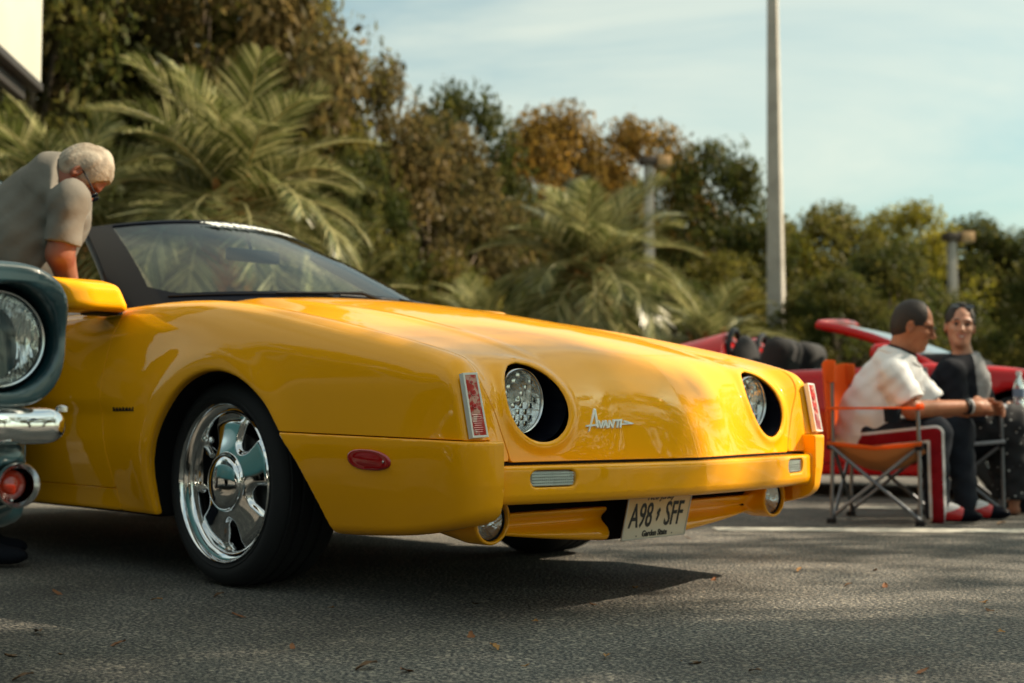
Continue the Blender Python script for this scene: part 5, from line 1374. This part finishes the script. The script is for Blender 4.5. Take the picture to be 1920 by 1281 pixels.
# the side seam stripe runs along the thigh and turns down the shin; distance to that bent line
dd=np.minimum(np.sqrt(np.maximum(np.abs(t1-L1/2+.08)-L1/2-.08,0)**2+d1**2),np.sqrt(np.maximum(np.abs(t2-L2/2)-L2/2-.06*(t2>L2/2),0)**2+d2**2))
outs=np.minimum(-(Vt[:,1]-(-.115+.02))*1.0+.0,.03)
st_in=np.minimum(.028-dd,outs); st_out=np.minimum(.042-dd,outs)
panel('trousers',T2,-st_out,jean,root,fl=False)
o_=panel('red_side_stripe',T2,st_in,redc,root,fl=False); panel('white_stripe_edges',T2,np.minimum(st_out,-st_in),whitec,root,fl=False)
for a_,cm in ((an,'n'),(af,'f')):
    aa=np.array([a_[0]+.005,a_[1],.070]); lo2,hi2=aa-.30,aa+.30; lo2[2]=-.005
    Sh=sdf_mesh(lambda p,aa=aa:shoe(p,aa,(1,-.05),1.02),lo2,hi2,.010); q=Sh[0]-aa
    topf=np.minimum.reduce([q[:,2]+.005-.35*(q[:,0]-.06),.10-q[:,0],q[:,0]+.02]); side=np.minimum(q[:,2]+.052,.118-q[:,0]+.3*q[:,2])
    sc=empty('shoe'); sc.parent=root
    panel('shoe_tongue',Sh,topf,whitec,sc,fl=False); panel('shoe_upper',Sh,np.minimum(side,-topf),M('red_leather',(.42,.008,.012),rough=.35,coat=.4) if 'red_leather' not in MATS else MATS['red_leather'],sc,fl=False); panel('shoe_toe_and_sole',Sh,np.minimum(-side,-topf),black_gl,sc,fl=False)
sdf_obj('hair',lambda p:f_hair(p,C,Rm,1.0,'short'),C-.2,C+.2,.006,hair_d,root)
glasses(root,C,Rm,1.0,dark_l)
dw=(wr-el)/np.linalg.norm(wr-el); m=MB(); Tw=Matrix.Translation(Vector((wr-dw*.035).tolist()))@Vector(dw.tolist()).to_track_quat('Z','Y').to_matrix().to_4x4()
m.add(*lathe([(-.012,.0365),(-.010,.040),(.010,.040),(.012,.0365)],24,'z'),mat=Tw); w_=m.build('wristwatch',black_pl,root)
m=MB(); m.add(*lathe([(.016,.0345),(.017,.038),(.026,.038),(.027,.0345)],24,'z'),mat=Tw); m.build('white_wristband',whitec,root)
# ------------------------------------------------ seated woman
root=empty('person',wp(2.55,7.12,0),PRZ,'smiling seated person in black cardigan with sunglasses pushed up on dark tied back hair','person')
C=np.array(np.array([-0.088,0.000,1.022])); Rm=rotm(math.radians(-102),math.radians(0),math.radians(-5))
neck=np.array([-0.070,0.020,0.871]); sh=np.array([-0.187,-0.120,0.761]); sf=np.array([0.041,0.200,0.801]); el=np.array([-0.149,-0.160,0.574]); wr=np.array([0.102,-0.100,0.565]); el2=np.array([0.096,0.120,0.575]); wr2=np.array([0.200,0.020,0.545])
chest=np.array([-0.075,0.040,0.731]); belly=np.array([-0.104,0.040,0.575]); hip=np.array([-0.125,0.040,0.457]); hn=hip+np.array([.03,-.09,0]); hf=hip+np.array([.03,.09,0])
kn=np.array([0.131,-0.100,0.473]); an=np.array([0.161,-0.080,0.039]); kf=np.array([0.272,0.100,0.477]); af=np.array([0.326,0.100,0.032])
def f_b3(p):
    f=f_head(p,C,Rm,.94); f=smin(f,chain(p,[C+Rm@np.array([-.02,0,-.06]),neck],[.048,.055]),.03)
    t=chain(p,[neck+np.array([0,0,-.04]),chest,belly,hip],[.055,.10,.095,.12],.05)
    t=smin(t,chain(p,[sh,el,wr],[.050,.040,.026],.02),.04); t=smin(t,chain(p,[sf,el2,wr2],[.050,.040,.026],.02),.04)
    t=smin(t,chain(p,[hn,kn,an],[.085,.060,.040],.03),.05); t=smin(t,chain(p,[hf,kf,af],[.085,.060,.040],.03),.05)
    f=smin(f,t,.03)
    f=smin(f,hand_f(p,wr,(1,.2,-.15),(.1,.9,-.2),.9,.55),.010); return smin(f,hand_f(p,wr2,(1,-.1,-.05),(.1,-.9,0),.9,.75,thumb=-1),.010)
lo,hi=bounds([C,neck,sh,sf,wr,wr2,hip,an,af,kn],.22); sdf_obj('body',f_b3,lo,hi,.0085,skin2,root,lip=2.3)
def f_s3(p):
    t=chain(p,[neck+np.array([0,0,-.06]),chest,belly,hip],[.085,.142,.135,.150],.08)
    t=smin(t,chain(p,[sh,neck+np.array([0,0,-.05]),sf],[.068,.072,.066],.03),.05)
    t=smin(t,chain(p,[sh,el,el+(wr-el)*.62],[.070,.058,.045],.02),.03); t=smin(t,chain(p,[sf,el2,el2+(wr2-el2)*.55],[.068,.056,.045],.02),.03)
    t=t-wrinkle(p,.003,6)
    dn=C-neck; dn=dn/np.linalg.norm(dn); return smax(t,np.where(np.linalg.norm(p-neck,axis=1)<.15,(p-neck)@dn-.005,-1),.01)
S3=sdf_mesh(f_s3,lo,hi,.009,lip=2.4); Vs=S3[0]
# opening of the cardigan shows the grey blouse on the front
cx=chest[0]+.055+.16*(chest[2]+.10-Vs[:,2]); blouse=np.minimum.reduce([.055+.10*(neck[2]-Vs[:,2])-np.abs(Vs[:,0]-cx-.03),Vs[:,2]-belly[2]+.03,neck[2]+.05-Vs[:,2],chest[1]+.03-Vs[:,1],Vs[:,0]-(chest[0]-.03)])
panel('cardigan',S3,-blouse,navy,root,fl=False); panel('blouse',S3,blouse,greyc,root,fl=False)
def f_t3(p): 
    t=smin(chain(p,[hn+np.array([-.03,0,0]),kn,an],[.125,.115,.115],.06),chain(p,[hf+np.array([-.03,0,0]),kf,af],[.125,.115,.115],.06),.09)
    t=t-wrinkle(p,.005,3); return smax(t,-(p[:,2]-.085),.01)
dotm=M('dotted_black_cloth',(.008,.009,.013),rough=.85); _t=dotm.node_tree; _b=_t.nodes['Principled BSDF']; _c=nd(_t,'ShaderNodeTexCoord'); _v=nd(_t,'ShaderNodeTexVoronoi'); _v.inputs['Scale'].default_value=26; _r=nd(_t,'ShaderNodeMapRange'); _r.inputs[1].default_value=.12; _r.inputs[2].default_value=.18; _r.inputs[3].default_value=1; _r.inputs[4].default_value=0
_m=nd(_t,'ShaderNodeMixRGB'); _m.inputs[1].default_value=(.008,.009,.013,1); _m.inputs[2].default_value=(.45,.45,.45,1); _t.links.new(_c.outputs['Object'],_v.inputs[0]); _t.links.new(_v.outputs['Distance'],_r.inputs[0]); _t.links.new(_r.outputs[0],_m.inputs[0]); _t.links.new(_m.outputs[0],_b.inputs['Base Color'])
sdf_obj('long_skirt',f_t3,lo-[0,0,.05],hi+[.1,0,0],.013,dotm,root,lip=2.2)
for a_ in (an,af):
    aa=np.array([a_[0],a_[1],.070]); lo2,hi2=aa-.28,aa+.28; lo2[2]=-.005; sdf_obj('shoe',lambda p,aa=aa:shoe(p,aa,(1,-.2),.92),lo2,hi2,.012,navy,root)
sdf_obj('hair',lambda p:f_hair(p,C,Rm,.95,'long'),C-.2,C+.2,.006,hair_d,root)
glasses(root,C,Rm@np.array(Matrix.Rotation(math.radians(-38),3,'Y')),.96,dark_l,up=.055)
T=Matrix([[Rm[i][j] for j in range(3)]+[C[i]] for i in range(3)]+[[0,0,0,1]])@Matrix.Scale(.94,4)
for sg in(-1,1):
    m=MB(); m.add(*lathe([(-.010,.0003),(-.007,.008),(0,.0115),(.007,.008),(.010,.0003)],14,'x'),mat=T@Matrix.Translation((.081,sg*.031,.008))@Matrix.Scale(.8,4)); e_=m.build('eye',dark_l,root)
    m=MB(); m.tube([(.094,sg*.018,.030),(.094,sg*.032,.035),(.084,sg*.047,.030)],.0035,6,mat=T); m.build('eyebrow',hair_d,root)
m=MB(); m.add([(.0945-.003*abs(y)*40,y,-.060+.4*abs(y)-.0) for y in (-.020,-.01,0,.01,.020)]+[(.0945-.003*abs(y)*40,y,-.0695+.42*abs(y)) for y in (-.020,-.01,0,.01,.020)],[(i,i+1,6+i,5+i) for i in range(4)],mat=T); m.build('teeth',teeth,root)
m=MB(); m.tube([(.086,-.026,-.052),(.094,-.012,-.057),(.096,0,-.056),(.094,.012,-.057),(.086,.026,-.052)],.0036,6,mat=T); m.tube([(.086,-.026,-.053),(.093,-.012,-.071),(.095,0,-.075),(.093,.012,-.071),(.086,.026,-.053)],.0042,6,mat=T); m.build('lips',lipm,root)
# bottle in her hand
bw=(2.55,7.12); bx=np.array([0.212,-0.040,0.589])
bot=empty('water_bottle',wp(bw[0]+bx[0],bw[1]+bx[1],bx[2]-.03),PRZ,'clear plastic water bottle held upright at the right edge of the picture','bottle')
clearm=M('clear_plastic',(.75,.80,.82),rough=.05,trans=.85); m=MB(); m.add(*lathe([(0,.001),(.0,.030),(.01,.0325),(.06,.0325),(.063,.030),(.07,.0325),(.13,.0325),(.16,.024),(.185,.0125),(.20,.0125)],28,'z')); m.build('bottle_body',clearm,bot)
m=MB(); m.add(*lathe([(.195,.015),(.215,.015),(.217,.001)],20,'z')); m.build('bottle_cap',whitec,bot); m=MB(); m.add(*lathe([(.075,.0332),(.12,.0332)],28,'z')); m.build('bottle_label',M('label_blue',(.15,.2,.3),rough=.4),bot)
# ------------------------------------------------ folding chairs
frame_m=M('grey_steel_tube',(.16,.17,.19),rough=.4,metal=.6); orange=M('orange_canvas',(.85,.16,.015),rough=.8,bump=(200,.3,.001)); greycan=M('grey_canvas',(.30,.32,.36),rough=.8)
for mm in (orange,):
    t=mm.node_tree; b=t.nodes['Principled BSDF']; o_=t.nodes['Material Output']; tr=nd(t,'ShaderNodeBsdfTranslucent'); tr.inputs[0].default_value=(1,.30,.03,1); mx=nd(t,'ShaderNodeMixShader'); mx.inputs[0].default_value=.5
    t.links.new(b.outputs[0],mx.inputs[1]); t.links.new(tr.outputs[0],mx.inputs[2]); t.links.new(mx.outputs[0],o_.inputs[0])
def camp_chair(label,lat,dep,rz,fabric,seatfab,group='folding camp chairs of the seated couple'):
    root=empty('camp_chair',wp(lat,dep,0),PRZ+rz,label,'folding chair',group)
    L,Wd=.425,.52; r=.0095
    # corners: rear-near(0,0) front-near(L,0) rear-far(0,Wd) front-far(L,Wd)
    def leg(pts,name='leg'):
        m=MB(); m.tube(pts,r,8); return m.build(name,frame_m,root)
    sh_,ah,bh=.385,.565,.80
    for y in (0,Wd):
        leg([(0,y,.012),(.012,y,.45),(.01,y,bh)],'rear_upright'); leg([(L,y,.012),(L+.0,y,.40),(L-.005,y,ah)],'front_upright')
        leg([(0,y+.012,.03),(L,y+.012,sh_)],'side_brace'); leg([(L,y-.012,.03),(0,y-.012,sh_)],'side_brace')
        for x in (0,L):
            m=MB(); m.box((x-.022,y-.020,0),(x+.022,y+.020,.026),bev=.006); m.build('foot',black_pl,root)
            m=MB(); m.box((x-.018,y-.018,sh_-.02),(x+.018,y+.018,sh_+.02),bev=.004); m.build('joint',black_pl,root)
    for x in (.012,L-.012): leg([(x,0,.03),(x,Wd,sh_)],'cross_brace'); leg([(x,Wd,.03),(x,0,sh_)],'cross_brace')
    # seat: sagging cloth with thickness
    def cloth_patch(fn,nu,nv,name,mat,th=.004):
        V=[];F=[]
        for i in range(nu+1):
            for j in range(nv+1): V.append(fn(i/nu,j/nv))
        n_=(nu+1)*(nv+1); V+= [(v[0],v[1],v[2]-th) for v in V]
        for i in range(nu):
            for j in range(nv):
                a=i*(nv+1)+j; F.append((a,a+nv+1,a+nv+2,a+1)); F.append((n_+a,n_+a+1,n_+a+nv+2,n_+a+nv+1))
        m=MB(); m.add(V,F); return m.build(name,mat,root,sharp=80)
    cloth_patch(lambda u,v:(-.015+(L+.03)*u,-.01+(Wd+.02)*v,sh_+.015-.115*math.sin(math.pi*v)**.6*math.sin(math.pi*(.15+.7*u))-.03*math.sin(math.pi*u)),10,14,'seat',seatfab)
    m=MB(); m.tube([(-.015,-.012,sh_+.012),(L*.5,-.012,sh_-.01),(L+.015,-.012,sh_+.012)],.011,8); m.build('seat_hem',fabric,root); m=MB(); m.tube([(-.015,Wd+.012,sh_+.012),(L*.5,Wd+.012,sh_-.01),(L+.015,Wd+.012,sh_+.012)],.011,8); m.build('seat_hem',fabric,root)
    V=[];F=[];nu,nv=10,12
    for i in range(nu+1):
        for j in range(nv+1):
            u,v=i/nu,j/nv; zz=sh_+.03+(bh-sh_-.03)*u+ (.015*math.cos(2*math.pi*v*1.0) if i==nu else 0); V.append((.005-.075*math.sin(math.pi*v)*(.6+.4*u)-.01,-.012+(Wd+.024)*v,zz))
    for i in range(nu):
        for j in range(nv): a=i*(nv+1)+j; F.append((a,a+1,a+nv+2,a+nv+1))
    m=MB(); m.add(V,F); m.add([(x-.004,y,z) for x,y,z in V],[tuple(reversed(f)) for f in F]); m.build('backrest',fabric,root,sharp=80)
    for y in (-.004,Wd+.004):
        m=MB(); m.box((-.02,y-.022,bh-.10),(.03,y+.022,bh+.012),bev=.012); m.build('backrest_pocket',fabric,root)
        m=MB(); m.box((-.02,y-.030,ah+.0),(L+.02,y+.030,ah+.012),bev=.005); m.tube([(L+.0,y-.02,ah+.012),(L+.02,y,ah+.015)],.016,8); m.build('armrest',fabric,root)
    m=MB(); m.lathe([(-.10,.036),(-.10,.002)],4,'z'); 
    m=MB(); m.add(*lathe([(-.06,.038),(.0,.042),(.008,.044),(.008,.038),(-.055,.034)],20,'z'),mat=Matrix.Translation((L*.72,-.03,ah-.004))); m.build('cup_holder',navy,root)
    return root
camp_chair('orange folding camp chair with grey tube legs holding the person in the white t-shirt',1.59,6.50,-math.radians(25),orange,M('tan_orange_canvas',(.52,.20,.06),rough=.8))
camp_chair('grey folding camp chair mostly hidden beneath the person in black',2.20,7.05,-math.radians(20),greycan,navy)
# ================================================================ FALLEN LEAVES
lm_=[M('dry_leaf_orange',(.36,.18,.05),rough=.7),M('dry_leaf_brown',(.12,.06,.025),rough=.8),M('dry_leaf_red',(.22,.085,.03),rough=.7)]
def leaf_me(seed,mat):
    g=np.random.default_rng(seed); V=[];n=9
    for i in range(n):
        t=i/(n-1); w=.0085*math.sin(math.pi*min(1,t*.93+.05))**.8*(1+.2*g.normal()); z=.003+.007*math.sin(t*2.4+seed)
        V+= [(-.022+.044*t,-w,z+.003*g.random()),(-.022+.044*t,0,z-.0015),(-.022+.044*t,w,z+.004*g.random())]
    F=[]
    for i in range(n-1):
        for k in (0,1): a=i*3+k; F.append((a,a+1,a+4,a+3))
    me=mesh('fallen_leaf',V,F); me.materials.append(mat); return me
LMs=[leaf_me(i,lm_[i%3]) for i in range(6)]
g=np.random.default_rng(3)
spots=[(-1.03,3.80),(-0.87,3.89),(-0.73,3.51),(-0.51,3.69),(-0.10,3.76),(-0.10,3.20),(-0.04,3.03),(-0.31,2.80),(-0.22,2.77),(0.02,2.83),(0.39,2.87),(0.66,4.28),(0.38,4.04),(-1.17,3.24),(-1.37,3.95),(-1.02,2.98),(-1.11,2.95),(-0.93,3.08),(0.99,4.51),(1.06,4.13),(1.17,4.11),(1.35,3.78),(1.32,3.61),(1.26,4.54),(0.21,2.92),(0.51,2.76),(0.86,2.76),(1.22,3.27),(0.24,3.73),(0.77,5.70),(2.40,6.41),(-1.00,2.69),(-0.51,3.05),(0.06,3.44)]
for i,(lt,dp) in enumerate(spots):
    o=bpy.data.objects.new('fallen_leaf',LMs[i%6]); COL.objects.link(o); o.location=wp(lt,dp,.001); o.rotation_euler=(0,0,g.random()*6.28); s=.7+.6*g.random(); o.scale=(s,s,s)
    tag(o,'small dry leaf lying flat on the car park asphalt','leaf','fallen leaves on the asphalt')
